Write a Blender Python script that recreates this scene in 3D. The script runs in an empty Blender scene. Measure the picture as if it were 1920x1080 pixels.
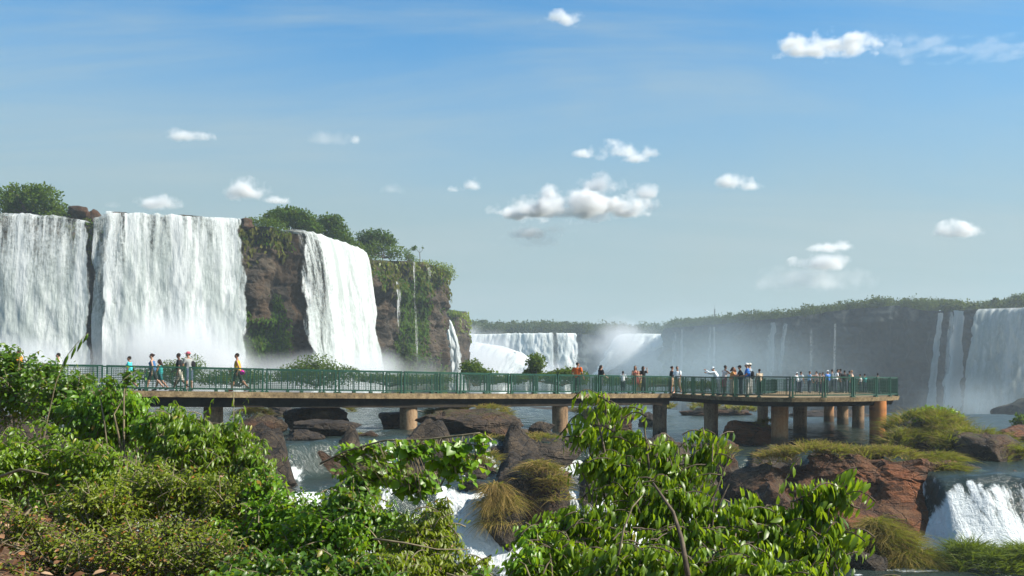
import bpy, math, random
import numpy as np
from mathutils import Vector, Matrix
R = math.radians
rng = np.random.default_rng(7)
random.seed(7)
scene = bpy.context.scene
COL = scene.collection

# ---------------------------------------------------------------- camera
F, CX, HY = 1900.0, 960.0, 718.0          # focal length in photo pixels, horizon row
cam_d = bpy.data.cameras.new("camera"); cam = bpy.data.objects.new("camera", cam_d); COL.objects.link(cam)
cam_d.sensor_width = 36; cam_d.lens = 36*F/1920; cam_d.shift_y = (HY-540)/1920
cam_d.clip_start = 0.1; cam_d.clip_end = 9000
cam.location = (0, 0, 0); cam.rotation_euler = (R(90), 0, 0)
scene.camera = cam

def P(px, py, Y):
    """world point seen at a photo pixel, Y metres away"""
    return Vector(((px-CX)/F*Y, Y, (HY-py)/F*Y))
def sst(a, b, x):
    t = np.clip((x-a)/(b-a), 0, 1); return t*t*(3-2*t)

# ---------------------------------------------------------------- numpy noise
_perm = np.random.default_rng(3).integers(0, 2**31, 4096)
def _h(ix, iy, iz):
    a = (ix*73856093) ^ (iy*19349663) ^ (iz*83492791)
    return (_perm[a & 4095] % 10007)/10007.0
def vnoise(p):
    p = np.asarray(p, float)
    i = np.floor(p).astype(np.int64); f = p-i; f = f*f*(3-2*f)
    x, y, z = i[..., 0], i[..., 1], i[..., 2]; fx, fy, fz = f[..., 0], f[..., 1], f[..., 2]
    def L(a, b, t): return a+(b-a)*t
    c = L(L(L(_h(x,y,z),_h(x+1,y,z),fx), L(_h(x,y+1,z),_h(x+1,y+1,z),fx), fy),
          L(L(_h(x,y,z+1),_h(x+1,y,z+1),fx), L(_h(x,y+1,z+1),_h(x+1,y+1,z+1),fx), fy), fz)
    return c*2-1
def fbm(p, o=4, g=.5):
    p = np.asarray(p, float); s = 0; a = 1; t = 0
    for k in range(o):
        s = s+a*vnoise(p*2**k+k*17.3); t += a; a *= g
    return s/t

# ---------------------------------------------------------------- mesh building
class MB:
    """collects geometry and links it as one mesh object"""
    def __init__(self): self.v = []; self.f = []; self.n = 0; self.r = []; self.uv = []; self.mi = []
    def add(self, V, faces, r=None, uv=None):
        V = np.asarray(V, float).reshape(-1, 3)
        self.v.append(V)
        for fa in (faces if isinstance(faces, list) else [faces]):
            fa = np.asarray(fa, np.int64)
            if fa.size: self.f.append(fa+self.n)
        self.r.append(np.full(len(V), 0.5) if r is None else np.broadcast_to(np.asarray(r, float), (len(V),)))
        self.uv.append(V if uv is None else np.asarray(uv, float).reshape(-1, 3))
        self.n += len(V)
    def box(self, c, s, rz=0, r=None):
        c = np.array(c, float); s = np.array(s, float)/2
        V = np.array([(x, y, z) for x in (-1, 1) for y in (-1, 1) for z in (-1, 1)], float)*s
        ca, sa = math.cos(rz), math.sin(rz)
        V = np.stack([V[:, 0]*ca-V[:, 1]*sa, V[:, 0]*sa+V[:, 1]*ca, V[:, 2]], 1)+c
        self.add(V, np.array([(0,1,3,2),(4,6,7,5),(0,4,5,1),(2,3,7,6),(0,2,6,4),(1,5,7,3)]), r)
    def tube(self, pts, rad, n=6, cap=True, r=None):
        pts = np.asarray(pts, float); m = len(pts); rad = np.broadcast_to(np.asarray(rad, float), (m,))
        t = np.gradient(pts, axis=0); t /= np.linalg.norm(t, axis=1)[:, None]+1e-9
        ref = np.array([0, 0, 1.]) if abs(t[:, 2]).mean() < .8 else np.array([1., 0, 0])
        a = np.cross(t, ref); a /= np.linalg.norm(a, axis=1)[:, None]+1e-9; b = np.cross(t, a)
        th = np.arange(n)/n*2*math.pi
        V = pts[:, None]+rad[:, None, None]*(a[:, None]*np.cos(th)[None, :, None]+b[:, None]*np.sin(th)[None, :, None])
        idx = np.arange(m*n).reshape(m, n); nx = np.roll(idx, -1, 1)
        Q = np.stack([idx[:-1], nx[:-1], nx[1:], idx[1:]], -1).reshape(-1, 4)
        V = V.reshape(-1, 3); fs = [Q]
        if cap:
            V = np.concatenate([V, pts[:1], pts[-1:]]); k = m*n
            fs.append(np.stack([nx[0], idx[0], np.full(n, k)], 1)); fs.append(np.stack([idx[-1], nx[-1], np.full(n, k+1)], 1))
        self.add(V, fs, r)
    def grid(self, V, r=None, uv=None, flip=False):
        a, b = V.shape[:2]; idx = np.arange(a*b).reshape(a, b)
        Q = np.stack([idx[:-1, :-1], idx[1:, :-1], idx[1:, 1:], idx[:-1, 1:]], -1).reshape(-1, 4)
        if flip: Q = Q[:, ::-1]
        self.add(V.reshape(-1, 3), Q, None if r is None else np.asarray(r).reshape(-1), None if uv is None else uv.reshape(-1, 3))
    def mesh(self, name, smooth=True, uv=False):
        me = bpy.data.meshes.new(name)
        V = np.concatenate(self.v); me.vertices.add(len(V)); me.vertices.foreach_set("co", V.astype(np.float32).ravel())
        li = np.concatenate([f.ravel() for f in self.f]); tot = np.concatenate([np.full(len(f), f.shape[1]) for f in self.f])
        me.loops.add(len(li)); me.loops.foreach_set("vertex_index", li.astype(np.int32))
        st = np.concatenate([[0], np.cumsum(tot)[:-1]])
        me.polygons.add(len(tot)); me.polygons.foreach_set("loop_start", st.astype(np.int32)); me.polygons.foreach_set("loop_total", tot.astype(np.int32))
        me.polygons.foreach_set("use_smooth", np.full(len(tot), smooth))
        at = me.attributes.new("rnd", 'FLOAT', 'POINT'); at.data.foreach_set("value", np.concatenate(self.r).astype(np.float32))
        if uv:
            at = me.attributes.new("flow", 'FLOAT_VECTOR', 'POINT'); at.data.foreach_set("vector", np.concatenate(self.uv).astype(np.float32).ravel())
        me.update(calc_edges=True); me.validate()
        return me
    def build(self, name, mat, parent=None, smooth=True, uv=False, loc=None):
        me = self.mesh(name, smooth, uv); me.materials.append(mat)
        return link(name, me, parent, loc)
def link(name, me, parent=None, loc=None):
    o = bpy.data.objects.new(name, me); COL.objects.link(o)
    if loc is not None: o.location = loc
    if parent is not None: o.parent = parent
    return o
def empty(name, loc=(0, 0, 0), rz=0):
    o = bpy.data.objects.new(name, None); COL.objects.link(o); o.location = loc; o.rotation_euler = (0, 0, rz)
    o.empty_display_size = .2
    return o
def tag(o, label=None, cat=None, group=None, kind=None):
    if label: o['label'] = label
    if cat: o['category'] = cat
    if group: o['group'] = group
    if kind: o['kind'] = kind
    return o
def copy_tree(o, parent=None):
    c = o.copy(); COL.objects.link(c); c.parent = parent
    for ch in [x for x in o.children]: copy_tree(ch, c)
    return c

_ico = {}
def ico(sub):
    if sub not in _ico:
        import bmesh
        bm = bmesh.new(); bmesh.ops.create_icosphere(bm, subdivisions=sub, radius=1)
        V = np.array([v.co[:] for v in bm.verts]); T = np.array([[v.index for v in f.verts] for f in bm.faces]); bm.free()
        _ico[sub] = (V, T)
    return _ico[sub]

# ---------------------------------------------------------------- materials
class NT:
    def __init__(self, name):
        self.m = bpy.data.materials.new(name); self.m.use_nodes = True
        self.t = self.m.node_tree; self.t.nodes.clear(); self.out = self.t.nodes.new("ShaderNodeOutputMaterial")
    def n(self, typ, ins=None, **kw):
        nd = self.t.nodes.new("ShaderNode"+typ)
        for k, v in kw.items(): setattr(nd, k, v)
        for k, v in (ins or {}).items(): self.set(nd.inputs[k], v)
        return nd
    def set(self, sock, v):
        if isinstance(v, bpy.types.NodeSocket): self.t.links.new(v, sock)
        elif isinstance(v, bpy.types.Node): self.t.links.new(v.outputs[0], sock)
        else:
            if isinstance(v, tuple) and len(v) == 3 and sock.type == 'RGBA': v = v+(1,)
            sock.default_value = v
    def math(self, op, a, b=0.0, c=0.0, clamp=False):
        nd = self.n("Math", {0: a, 1: b, 2: c}, operation=op, use_clamp=clamp); return nd.outputs[0]
    def pos(self, sc=(1, 1, 1), obj=False):
        s = self.n("TexCoord").outputs['Object'] if obj else self.n("NewGeometry").outputs['Position']
        return self.n("Mapping", {'Vector': s, 'Scale': sc}).outputs[0]
    def noise(self, vec, scale, detail=4, rough=.55, dist=0.0):
        return self.n("TexNoise", {'Vector': vec, 'Scale': scale, 'Detail': detail, 'Roughness': rough, 'Distortion': dist}).outputs['Fac']
    def ramp(self, fac, stops, interp='LINEAR'):
        nd = self.n("ValToRGB", {'Fac': fac}); cr = nd.color_ramp; cr.interpolation = interp
        while len(cr.elements) < len(stops): cr.elements.new(.5)
        for e, (p, c) in zip(cr.elements, stops):
            e.position = p; e.color = (c if isinstance(c, tuple) else (c, c, c))+(1,)
        return nd.outputs[0]
    def mixc(self, fac, a, b, typ='MIX'):
        nd = self.n("Mix", data_type='RGBA', blend_type=typ); self.set(nd.inputs[0], fac); self.set(nd.inputs[6], a); self.set(nd.inputs[7], b)
        return nd.outputs[2]
    def rng(self, v, a, b, c=0.0, d=1.0, smooth=True):
        return self.n("MapRange", {'Value': v, 'From Min': a, 'From Max': b, 'To Min': c, 'To Max': d}, interpolation_type='SMOOTHSTEP' if smooth else 'LINEAR').outputs[0]
    def attr(self, name='rnd', vec=False):
        return self.n("Attribute", attribute_name=name).outputs['Vector' if vec else 'Fac']
    def bump(self, h, st=.5, d=.1): return self.n("Bump", {'Height': h, 'Strength': st, 'Distance': d}).outputs[0]
    def pbsdf(self, col, rough=.7, normal=None, spec=.4, **ins):
        d = {'Base Color': col, 'Roughness': rough, 'Specular IOR Level': spec}; d.update(ins)
        if normal is not None: d['Normal'] = normal
        return self.n("BsdfPrincipled", d).outputs[0]
    def surf(self, s): self.t.links.new(s, self.out.inputs['Surface']); return self.m
    def vol(self, s): self.t.links.new(s, self.out.inputs['Volume']); return self.m

def mat_plain(name, col, rough=.6, var=.25, scale=8, spec=.4, metal=0.0):
    g = NT(name); nz = g.noise(g.pos(obj=True), scale, 5)
    c = g.mixc(g.rng(nz, .3, .7), tuple(x*(1-var) for x in col), tuple(min(1, x*(1+var)) for x in col))
    return g.surf(g.pbsdf(c, rough, g.bump(nz, .3, .01), spec, Metallic=metal))

def mat_rock(name, dark, mid, light, red=None, scale=1.0, moss=None, bumpd=.15, ck=.3):
    """weathered basalt: blotched, cracked, with earth or moss on top where given; 'rnd' carries moss cover"""
    g = NT(name); p = g.pos((scale, scale, scale*1.3))
    a = g.noise(p, .9, 8, .62, .3); b = g.noise(p, 4.5, 8, .7)
    vor = g.n("TexVoronoi", {'Vector': g.n("Mix", {4: p, 5: g.n("TexNoise", {'Vector': p, 'Scale': 1.5, 'Detail': 4}).outputs['Color'], 0: .35}, data_type='VECTOR').outputs[1], 'Scale': 1.6}, feature='DISTANCE_TO_EDGE').outputs[0]
    crack = g.rng(vor, 0.0, .045)
    c = g.ramp(g.math('ADD', g.math('MULTIPLY', a, .65), g.math('MULTIPLY', b, .4)), [(.36, dark), (.52, mid), (.68, light)])
    if red: c = g.mixc(g.rng(g.noise(p, .55, 6, .6), .42, .62), c, g.mixc(b, tuple(x*.5 for x in red), red))
    c = g.mixc(g.math('MULTIPLY', g.math('SUBTRACT', 1.0, crack), ck), c, tuple(x*.35 for x in dark))
    if moss:
        mk = g.rng(g.math('ADD', g.attr(), g.math('MULTIPLY', g.math('SUBTRACT', g.noise(p, 2.2, 6, .7), .5), 1.4)), .4, .6)
        c = g.mixc(mk, c, g.mixc(g.noise(p, 6, 4), tuple(x*.45 for x in moss), moss))
    b2 = g.noise(p, 14, 5, .75); h = g.math('ADD', g.math('ADD', g.math('MULTIPLY', a, 1.2), g.math('MULTIPLY', b2, .3)), g.math('ADD', g.math('MULTIPLY', b, .8), g.math('MULTIPLY', crack, .5*ck)))
    return g.surf(g.pbsdf(c, g.rng(b, .3, .7, .55, .9), g.bump(h, .9, bumpd), .3))

def mat_leaf(name, c0, c1, c2=None, trans=.35, rough=.38):
    """c0..c1 by per leaf random value, the last tenth c2 (yellowing leaves)"""
    g = NT(name); r = g.attr()
    st = [(0, c0), (.8, c1)] + ([(.93, c1), (.97, c2)] if c2 else [(.97, c1)])
    c = g.ramp(r, st)
    c = g.mixc(g.math('MULTIPLY', g.noise(g.pos(), 30, 3), .35), c, tuple(x*.5 for x in c0))
    s = g.pbsdf(c, rough, None, .45 if rough < .5 else .12)
    tcol = g.mixc(.6, c, (.40, .54, .015))
    t = g.n("BsdfTranslucent", {'Color': tcol}).outputs[0]
    return g.surf(g.n("MixShader", {0: trans, 1: s, 2: t}).outputs[0])

def mat_fall(name, col=(.70, .73, .72), shade=(.46, .51, .49), dens=.0, sc=1.0, amax=1.0):
    """falling white water: strands and spray; flow.xy = metres across / down, flow.z = cover 0..1"""
    g = NT(name); fl = g.attr('flow', True)
    def nn(sx, sy, scale, det=5, ro=.6, ds=0.0): return g.noise(g.n("Mapping", {'Vector': fl, 'Scale': (sx*sc, sy*sc, 0)}).outputs[0], scale, det, ro, ds)
    big = nn(.32, .035, 1, 4); strand = nn(.75, .07, 1, 7, .62, .5); fine = nn(3.2, .5, 1, 6, .7, .3); grain = nn(2.6, 1.7, 1, 5, .75)
    cover = g.n("SeparateXYZ", {0: fl}).outputs[2]
    s = g.math('ADD', g.math('MULTIPLY', strand, .5), g.math('ADD', g.math('MULTIPLY', fine, .24), g.math('MULTIPLY', grain, .32)))
    s = g.math('ADD', s, g.math('MULTIPLY', g.math('SUBTRACT', big, .5), .85))
    a = g.rng(g.math('ADD', s, g.math('SUBTRACT', cover, .5+dens)), .36, .60, 0.0, amax)
    c = g.mixc(g.rng(s, .42, .62), shade, col)
    h = g.math('ADD', g.math('MULTIPLY', strand, 1.0), g.math('ADD', g.math('MULTIPLY', fine, .5), g.math('MULTIPLY', grain, .3)))
    bs = g.pbsdf(c, .9, g.bump(h, .6, .45), .1)
    tr = g.n("BsdfTranslucent", {'Color': c}).outputs[0]
    s2 = g.n("MixShader", {0: .35, 1: bs, 2: tr}).outputs[0]
    return g.surf(g.n("MixShader", {0: a, 1: g.n("BsdfTransparent").outputs[0], 2: s2}).outputs[0])

M = {}
M['rock'] = mat_rock('wet_dark_basalt', (.008, .006, .005), (.036, .026, .017), (.115, .082, .05), None, 1.2, (.06, .06, .012), .28, .55)
M['rock_brown'] = mat_rock('brown_rock', (.012, .009, .006), (.05, .033, .019), (.13, .088, .05), (.10, .045, .018), 1.1, (.08, .075, .015), .28, .5)
M['rock_red'] = mat_rock('red_earth_rock', (.02, .010, .005), (.085, .038, .016), (.18, .085, .035), (.27, .085, .022), .9, (.09, .085, .015), .35, .5)
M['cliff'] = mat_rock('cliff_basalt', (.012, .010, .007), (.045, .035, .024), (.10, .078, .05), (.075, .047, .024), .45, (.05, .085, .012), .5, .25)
M['cliff_far'] = mat_rock('haze_tinted_basalt', (.007, .013, .014), (.016, .028, .028), (.035, .048, .042), None, .2, (.03, .05, .01), .8, .0)  # dark blue-green base: haze and blue shade of the far walls put into the rock
M['bark'] = mat_plain('bark', (.10, .075, .05), .85, .4, 20)
M['stem'] = mat_plain('pale_stem', (.16, .13, .075), .7, .4, 15)
M['leaf_shrub'] = mat_leaf('shrub_leaf', (.036, .095, .004), (.205, .325, .012), (.36, .31, .03), .48)
M['leaf_vine'] = mat_leaf('vine_leaf', (.040, .12, .005), (.185, .36, .012), (.4, .22, .04), .48)
M['leaf_dark'] = mat_leaf('dark_leaf', (.024, .07, .004), (.12, .24, .010), (.25, .2, .03), .42)
M['leaf_olive'] = mat_leaf('olive_leaf', (.055, .09, .006), (.25, .30, .016), (.34, .12, .03), .48, .45)
M['leaf_tree'] = mat_leaf('tree_leaf', (.012, .038, .004), (.065, .125, .012), None, .2, .85)
M['leaf_bush'] = mat_leaf('bush_leaf', (.022, .055, .005), (.10, .16, .016), None, .25, .85)
M['leaf_far'] = mat_leaf('far_leaf', (.014, .03, .006), (.055, .08, .014), None, .15, .9)
M['grass_dry'] = mat_leaf('dry_grass', (.13, .08, .025), (.36, .24, .08), (.30, .22, .06), .3, .6)
M['grass_green'] = mat_leaf('green_grass', (.05, .085, .012), (.15, .19, .03), (.25, .18, .06), .3, .6)
M['grass_mix'] = mat_leaf('mixed_grass', (.085, .068, .014), (.29, .205, .05), (.10, .14, .02), .3, .6)
M['fall'] = mat_fall('white_fall_water')
M['fall_thin'] = mat_fall('thin_fall_water', dens=.12)
M['fall_far'] = mat_fall('far_fall_water', (.84, .87, .85), (.56, .62, .60), sc=.6)
M['fall_dim'] = mat_fall('dimmed_fall_water', sc=.6, amax=.62)  # opacity held down to put the dimness of shade into the right-hand falls
M['fall_ghost'] = mat_fall('ghostly_fall_water', sc=.6, amax=.36)
M['green'] = mat_plain('green_railing_paint', (.007, .052, .030), .4, .25, 6, .5)
M['wire'] = mat_plain('green_wire', (.006, .038, .022), .55, .2, 6, .4)

g = NT('mossy_concrete'); p = g.pos()
nz = g.noise(p, 3, 8, .7); nz2 = g.noise(p, 14, 6, .7)
c = g.ramp(g.math('ADD', g.math('MULTIPLY', nz, .6), g.math('MULTIPLY', nz2, .4)), [(.35, (.035, .03, .02)), (.5, (.19, .135, .07)), (.66, (.36, .28, .16))])
M['concrete'] = g.surf(g.pbsdf(c, .9, g.bump(nz2, .6, .03), .2))
g = NT('underdeck_shade_concrete'); p = g.pos()
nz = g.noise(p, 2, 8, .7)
M['beam'] = g.surf(g.pbsdf(g.ramp(nz, [(.3, (.008, .007, .005)), (.7, (.035, .028, .02))]), .9, g.bump(nz, .5, .03), .2))  # near-black base puts the shade under the deck into the concrete colour
g = NT('stained_pillar_concrete'); p = g.pos((1, 1, .18)); q = g.pos()
st = g.noise(p, 3.2, 7, .7); bl = g.noise(q, 9, 6, .7); lv = g.noise(g.pos((.1, .1, 1)), 1.6, 5, .6)
c = g.ramp(g.math('ADD', g.math('MULTIPLY', st, .6), g.math('MULTIPLY', bl, .4)), [(.36, (.07, .045, .028)), (.5, (.24, .15, .08)), (.64, (.36, .26, .16))])
c = g.mixc(g.math('MULTIPLY', g.rng(g.attr(), .2, .9), .9), c, g.mixc(st, (.33, .12, .03), (.48, .18, .05)))
c = g.mixc(g.math('MULTIPLY', g.rng(lv, .55, .7), .5), c, (.05, .04, .025))
pz = g.math('ADD', g.n("SeparateXYZ", {0: q}).outputs[2], g.math('MULTIPLY', bl, .5))
c = g.mixc(g.math('MULTIPLY', g.rng(pz, -2.55, -2.95), .8), c, (.03, .027, .018))
M['pillar'] = g.surf(g.pbsdf(c, .85, g.bump(bl, .5, .03), .2))

g = NT('leaf_litter_soil'); p = g.pos()
nz = g.noise(p, 2.2, 8, .7); vz = g.n("TexVoronoi", {'Vector': p, 'Scale': 16.0}).outputs['Color']
c = g.ramp(nz, [(.3, (.02, .012, .008)), (.5, (.07, .04, .022)), (.7, (.15, .09, .05))])
c = g.mixc(.35, c, g.mixc(g.n("SeparateColor", {0: vz}).outputs[0], (.03, .016, .010), (.24, .14, .08)))
M['soil'] = g.surf(g.pbsdf(c, .9, g.bump(g.n("SeparateColor", {0: vz}).outputs[1], .8, .03), .2))
g = NT('forest_floor'); nz = g.noise(g.pos(), .2, 8, .7)
M['ground'] = g.surf(g.pbsdf(g.ramp(nz, [(.3, (.015, .02, .008)), (.7, (.06, .065, .025))]), .95))

g = NT('river_water'); p = g.pos((1, 2.0, 1))
w1 = g.noise(p, .8, 5, .6, .6); w2 = g.noise(p, 3.4, 5, .65, .4); w3 = g.noise(g.pos((1, 1.3, .7)), 9, 5, .7)
ws = g.noise(g.pos((1.5, .3, .45)), 2.2, 6, .68, .5)
w3 = g.n("Mix", {0: g.rng(g.attr(), .3, .5), 2: w3, 3: ws}, data_type='FLOAT').outputs[0]
w2f = g.n("Mix", {0: g.rng(g.attr(), .3, .5), 2: w2, 3: g.noise(g.pos((1.1, .16, .25)), 1.3, 5, .6, .6)}, data_type='FLOAT').outputs[0]
fo = g.math('ADD', g.attr(), g.math('MULTIPLY', g.math('SUBTRACT', g.math('ADD', g.math('MULTIPLY', w2f, .6), g.math('MULTIPLY', w3, .5)), .55), 1.5))
fm = g.rng(fo, .45, .62)
wc = g.mixc(w1, (.010, .020, .018), (.035, .048, .038))
wat = g.pbsdf(wc, .14, g.bump(g.math('ADD', w1, g.math('MULTIPLY', w2, .55)), .55, .28), .5, IOR=1.33)
foam = g.pbsdf(g.mixc(w3, (.42, .47, .47), (.80, .82, .82)), .8, g.bump(g.math('ADD', w2, w3), .9, .15), .2)
M['river'] = g.surf(g.n("MixShader", {0: fm, 1: wat, 2: foam}).outputs[0])
# ---------------------------------------------------------------- sun, sky
SUN_AZ, SUN_EL = R(101), R(40)            # azimuth clockwise from straight ahead (+Y)
s = Vector((math.sin(SUN_AZ)*math.cos(SUN_EL), math.cos(SUN_AZ)*math.cos(SUN_EL), math.sin(SUN_EL)))
ld = bpy.data.lights.new("sun", 'SUN'); ld.energy = 5.0; ld.angle = R(.53); ld.color = (1, .93, .82)
lo = bpy.data.objects.new("sun", ld); COL.objects.link(lo); lo.rotation_euler = s.to_track_quat('Z', 'Y').to_euler(); lo.location = s*200
world = bpy.data.worlds.new("World"); scene.world = world; world.use_nodes = True
t = world.node_tree; t.nodes.clear()
g = NT.__new__(NT); g.t = t; out = t.nodes.new("ShaderNodeOutputWorld")
sky = g.n("TexSky", sky_type='NISHITA', sun_disc=False, sun_elevation=SUN_EL, sun_rotation=SUN_AZ, altitude=200, air_density=1.0, dust_density=.6, ozone_density=2.2)
d = g.n("TexCoord").outputs['Generated']
sx = g.n("SeparateXYZ", {0: d}).outputs
# cirrus lies on a layer overhead: project the view direction on to it
zc = g.math('ADD', g.math('MAXIMUM', sx[2], 0.0), .22)
cu = g.n("CombineXYZ", {0: g.math('DIVIDE', sx[0], zc), 1: g.math('DIVIDE', sx[1], zc), 2: 0.0}).outputs[0]
ci = g.noise(g.n("Mapping", {'Vector': cu, 'Rotation': (0, 0, R(38)), 'Scale': (.5, 2.0, 1)}).outputs[0], 1.5, 7, .6, .5)
ci2 = g.noise(g.n("Mapping", {'Vector': cu, 'Rotation': (0, 0, R(-12)), 'Scale': (.8, 1.0, 1)}).outputs[0], .9, 5, .55, .3)
cir = g.math('MULTIPLY', g.rng(ci, .34, .74), g.rng(ci2, .28, .58), clamp=True)
vn = g.noise(g.n("Mapping", {'Vector': d, 'Rotation': (0, R(30), 0), 'Scale': (1.0, 1.2, 1.7)}).outputs[0], 1.6, 6, .55, .6)
veil = g.math('ADD', g.rng(sx[2], .10, .385, .96, .0), g.math('MULTIPLY', g.math('SUBTRACT', vn, .5), .42), clamp=True)
amt = veil
col = g.mixc(amt, g.mixc(1.0, sky.outputs[0], (.38, 1.22, 1.58), 'MULTIPLY'), (3.45, 4.45, 4.50))
col = g.mixc(g.math('MULTIPLY', cir, .7), col, (3.9, 4.9, 5.2))
bg = g.n("Background", {'Color': col, 'Strength': .0605}); t.links.new(bg.outputs[0], out.inputs['Surface'])

def vol_mat(name, col, dens, aniso=.2):
    g = NT(name); return g.vol(g.n("VolumePrincipled", {'Color': col, 'Density': dens, 'Anisotropy': aniso}).outputs[0])
# ---------------------------------------------------------------- air
def add_haze():
    mb = MB(); mb.box((0, 480, 24), (1500, 1300, 78))
    h = mb.build('haze', vol_mat('hazy_air', (.80, .92, 1.0), HAZE, .25), smooth=False)
    tag(h, kind='stuff')
HAZE = .00045; EXPO = .95

# ---------------------------------------------------------------- clouds (volumes high above and far beyond the haze)
def cloud_mat(name, k, nsc, thr=.0):
    g = NT(name); oc = g.n("TexCoord").outputs['Object']; sp = g.n("SeparateXYZ", {0: oc}).outputs
    zb = g.math('MULTIPLY', g.math('MINIMUM', sp[2], 0.0), 2.4); zt = g.math('MAXIMUM', sp[2], 0.0); z = g.math('ADD', zb, zt)
    r = g.n("VectorMath", {0: g.n("CombineXYZ", {0: sp[0], 1: sp[1], 2: z}).outputs[0]}, operation='LENGTH').outputs['Value']
    nz = g.noise(g.pos(), nsc, 5, .58)
    f = g.math('ADD', g.math('SUBTRACT', .62-thr, r), g.math('MULTIPLY', g.math('SUBTRACT', nz, .5), 2.9))
    dn = g.math('MULTIPLY', g.rng(f, -.12, .8), k)
    g.vol(g.n("VolumePrincipled", {'Color': (1, 1, 1), 'Density': dn, 'Anisotropy': .1}).outputs[0])
    g.m.cycles.volume_interpolation = 'LINEAR'
    return g.m
CLOUD = cloud_mat('cumulus_vapour', .085, .020)
CLOUD_THIN = cloud_mat('thin_vapour', .009, .018, -.1)
V0, T0 = ico(3)
mb = MB(); mb.add(V0, T0); puff_me = mb.mesh('puff'); puff_me.materials.append(CLOUD)
mb = MB(); mb.add(V0, T0); thin_me = mb.mesh('thin_puff'); thin_me.materials.append(CLOUD_THIN)
def cloud(label, puffs, D=2300):
    """puffs: (px, py, half width, half height, thin) in photo pixels, at distance D"""
    c0 = P(puffs[0][0], puffs[0][1], D)
    single = len(puffs) == 1
    root = None if single else empty('cloud', c0)
    for k, (px, py, rx, ry, th) in enumerate(puffs):
        o = link('cloud' if single else 'puff', thin_me if th else puff_me)
        sc = D/F; o.scale = (rx*sc, max(rx*.75, ry)*sc, ry*sc)
        dd = P(px, py, D+(k % 3-1)*14)
        if single: o.location = dd; root = o
        else: o.parent = root; o.location = dd-c0
    tag(root, label, 'cloud', 'small clouds in the sky')
cloud('small flat white cloud high in the sky above the two left waterfalls', [(348, 258, 58, 22, 0)])
cloud('faint grey wisp cloud with a bright round knob at its right end', [(668, 264, 16, 17, 0), (618, 264, 46, 22, 1)])
cloud('round white cloud just above the lip of the broad waterfall', [(295, 384, 58, 24, 0), (215, 386, 20, 12, 1)])
cloud('white two-lobed cloud above the gap between the left waterfalls and the cliff trees', [(462, 362, 56, 34, 0), (520, 378, 40, 15, 0)])
cloud('very faint small cloud right of the cliff trees', [(735, 357, 34, 18, 1)])
cloud('pair of small white puffs standing beside the faintest cloud', [(886, 350, 24, 19, 0), (853, 357, 24, 14, 0)])
cloud('ragged white cloud floating right above the largest grey-bottomed cloud', [(1150, 288, 58, 28, 0), (1095, 292, 28, 15, 0), (1220, 290, 24, 22, 0), (1185, 300, 36, 18, 0)])
cloud('largest cloud, long and grey-blue below with bright knobs on top', [(1070, 398, 165, 34, 0), (1000, 402, 80, 26, 0), (1150, 388, 100, 26, 0), (1025, 368, 36, 26, 0), (1130, 350, 56, 32, 0), (1205, 365, 40, 26, 0), (1175, 402, 54, 22, 0), (1090, 380, 90, 28, 0)])
cloud('pale broken cloud hanging under the largest cloud', [(990, 440, 66, 24, 0), (1040, 434, 44, 15, 1), (1000, 458, 80, 28, 1)])
cloud('lone white cloud with a trailing right tail between the largest cloud and the right edge', [(1372, 342, 44, 29, 0), (1405, 352, 36, 13, 0)])
cloud('wide faint cloud over the dark right cliff, broken white on top', [(1560, 466, 60, 17, 0), (1545, 495, 76, 25, 0), (1520, 530, 130, 40, 1)])
cloud('solid white cloud over the right waterfalls', [(1800, 438, 56, 32, 0)])
cloud('small thin white cloud at the top of the sky', [(1055, 38, 52, 19, 0)])
cloud('long white streak cloud stretched across the upper right sky', [(1560, 88, 130, 24, 0), (1700, 92, 130, 13, 1), (1860, 96, 140, 9, 1)])

# ---------------------------------------------------------------- ground, river
mb = MB(); gx = np.linspace(-3000, 3000, 61); gy = np.linspace(-600, 5400, 61)
X, Y = np.meshgrid(gx, gy, indexing='ij')
Z = -16+fbm(np.stack([X, Y, X*0], -1)/400)*2
mb.grid(np.stack([X, Y, Z], -1)); tag(mb.build('ground', M['ground']), kind='structure')

E1X = [-90, -40, -14, -9, -6.5, -4, 4, 8, 12, 14, 16.5, 20, 30, 60]; E1Y = [34, 35, 37, 39.5, 43, 47.5, 49.5, 50.5, 51, 49, 40, 39.6, 39, 38.5]
E2X = [-90, -40, -9, -4, -1, 4, 9, 14, 16.5, 30, 60]; E2Y = [27, 29, 32, 38, 39.5, 40, 42, 42, 39.2, 38.5, 38]
def zwater(X, Y):
    zU = -2.4-1.15*sst(-6, 12, X)
    nz = fbm(np.stack([X*.35, Y*.1, X*0], -1), 3)*1.5
    e1 = np.interp(X, E1X, E1Y)+nz; e2 = np.interp(X, E2X, E2Y)+nz*.8
    d1 = sst(0, 2.4, e1-Y); d2 = sst(0, 3.0, e2-Y)
    z = zU-1.3*d1*(1-.25*d2); z = z+(-6.5-z)*d2
    far = np.interp(X, [-200, -12, 5, 14, 24, 34, 60], [400, 260, 175, 150, 128, 118, 112])+fbm(np.stack([X*.2, X*0, X*0], -1), 3)*5
    d3 = sst(0, 9, Y-far); z = z+(-13-z)*d3
    return z, d1, d2, d3
gx = np.concatenate([np.linspace(-110, -24, 60)[:-1], np.linspace(-24, 34, 260)[:-1], np.linspace(34, 110, 50)])
gy = np.concatenate([np.linspace(18, 60, 190)[:-1], np.linspace(60, 130, 130)[:-1], np.linspace(130, 290, 80)])
X, Y = np.meshgrid(gx, gy, indexing='ij'); Z, d1, d2, d3 = zwater(X, Y)
sl = np.hypot(*np.gradient(Z, gx, gy)); 
q = np.stack([X, Y, Z*0], -1)
Z = Z+fbm(q*np.array([.9, 1.5, 1]), 4)*(.10+.18*np.clip(sl*1.6, 0, 1))
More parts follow.
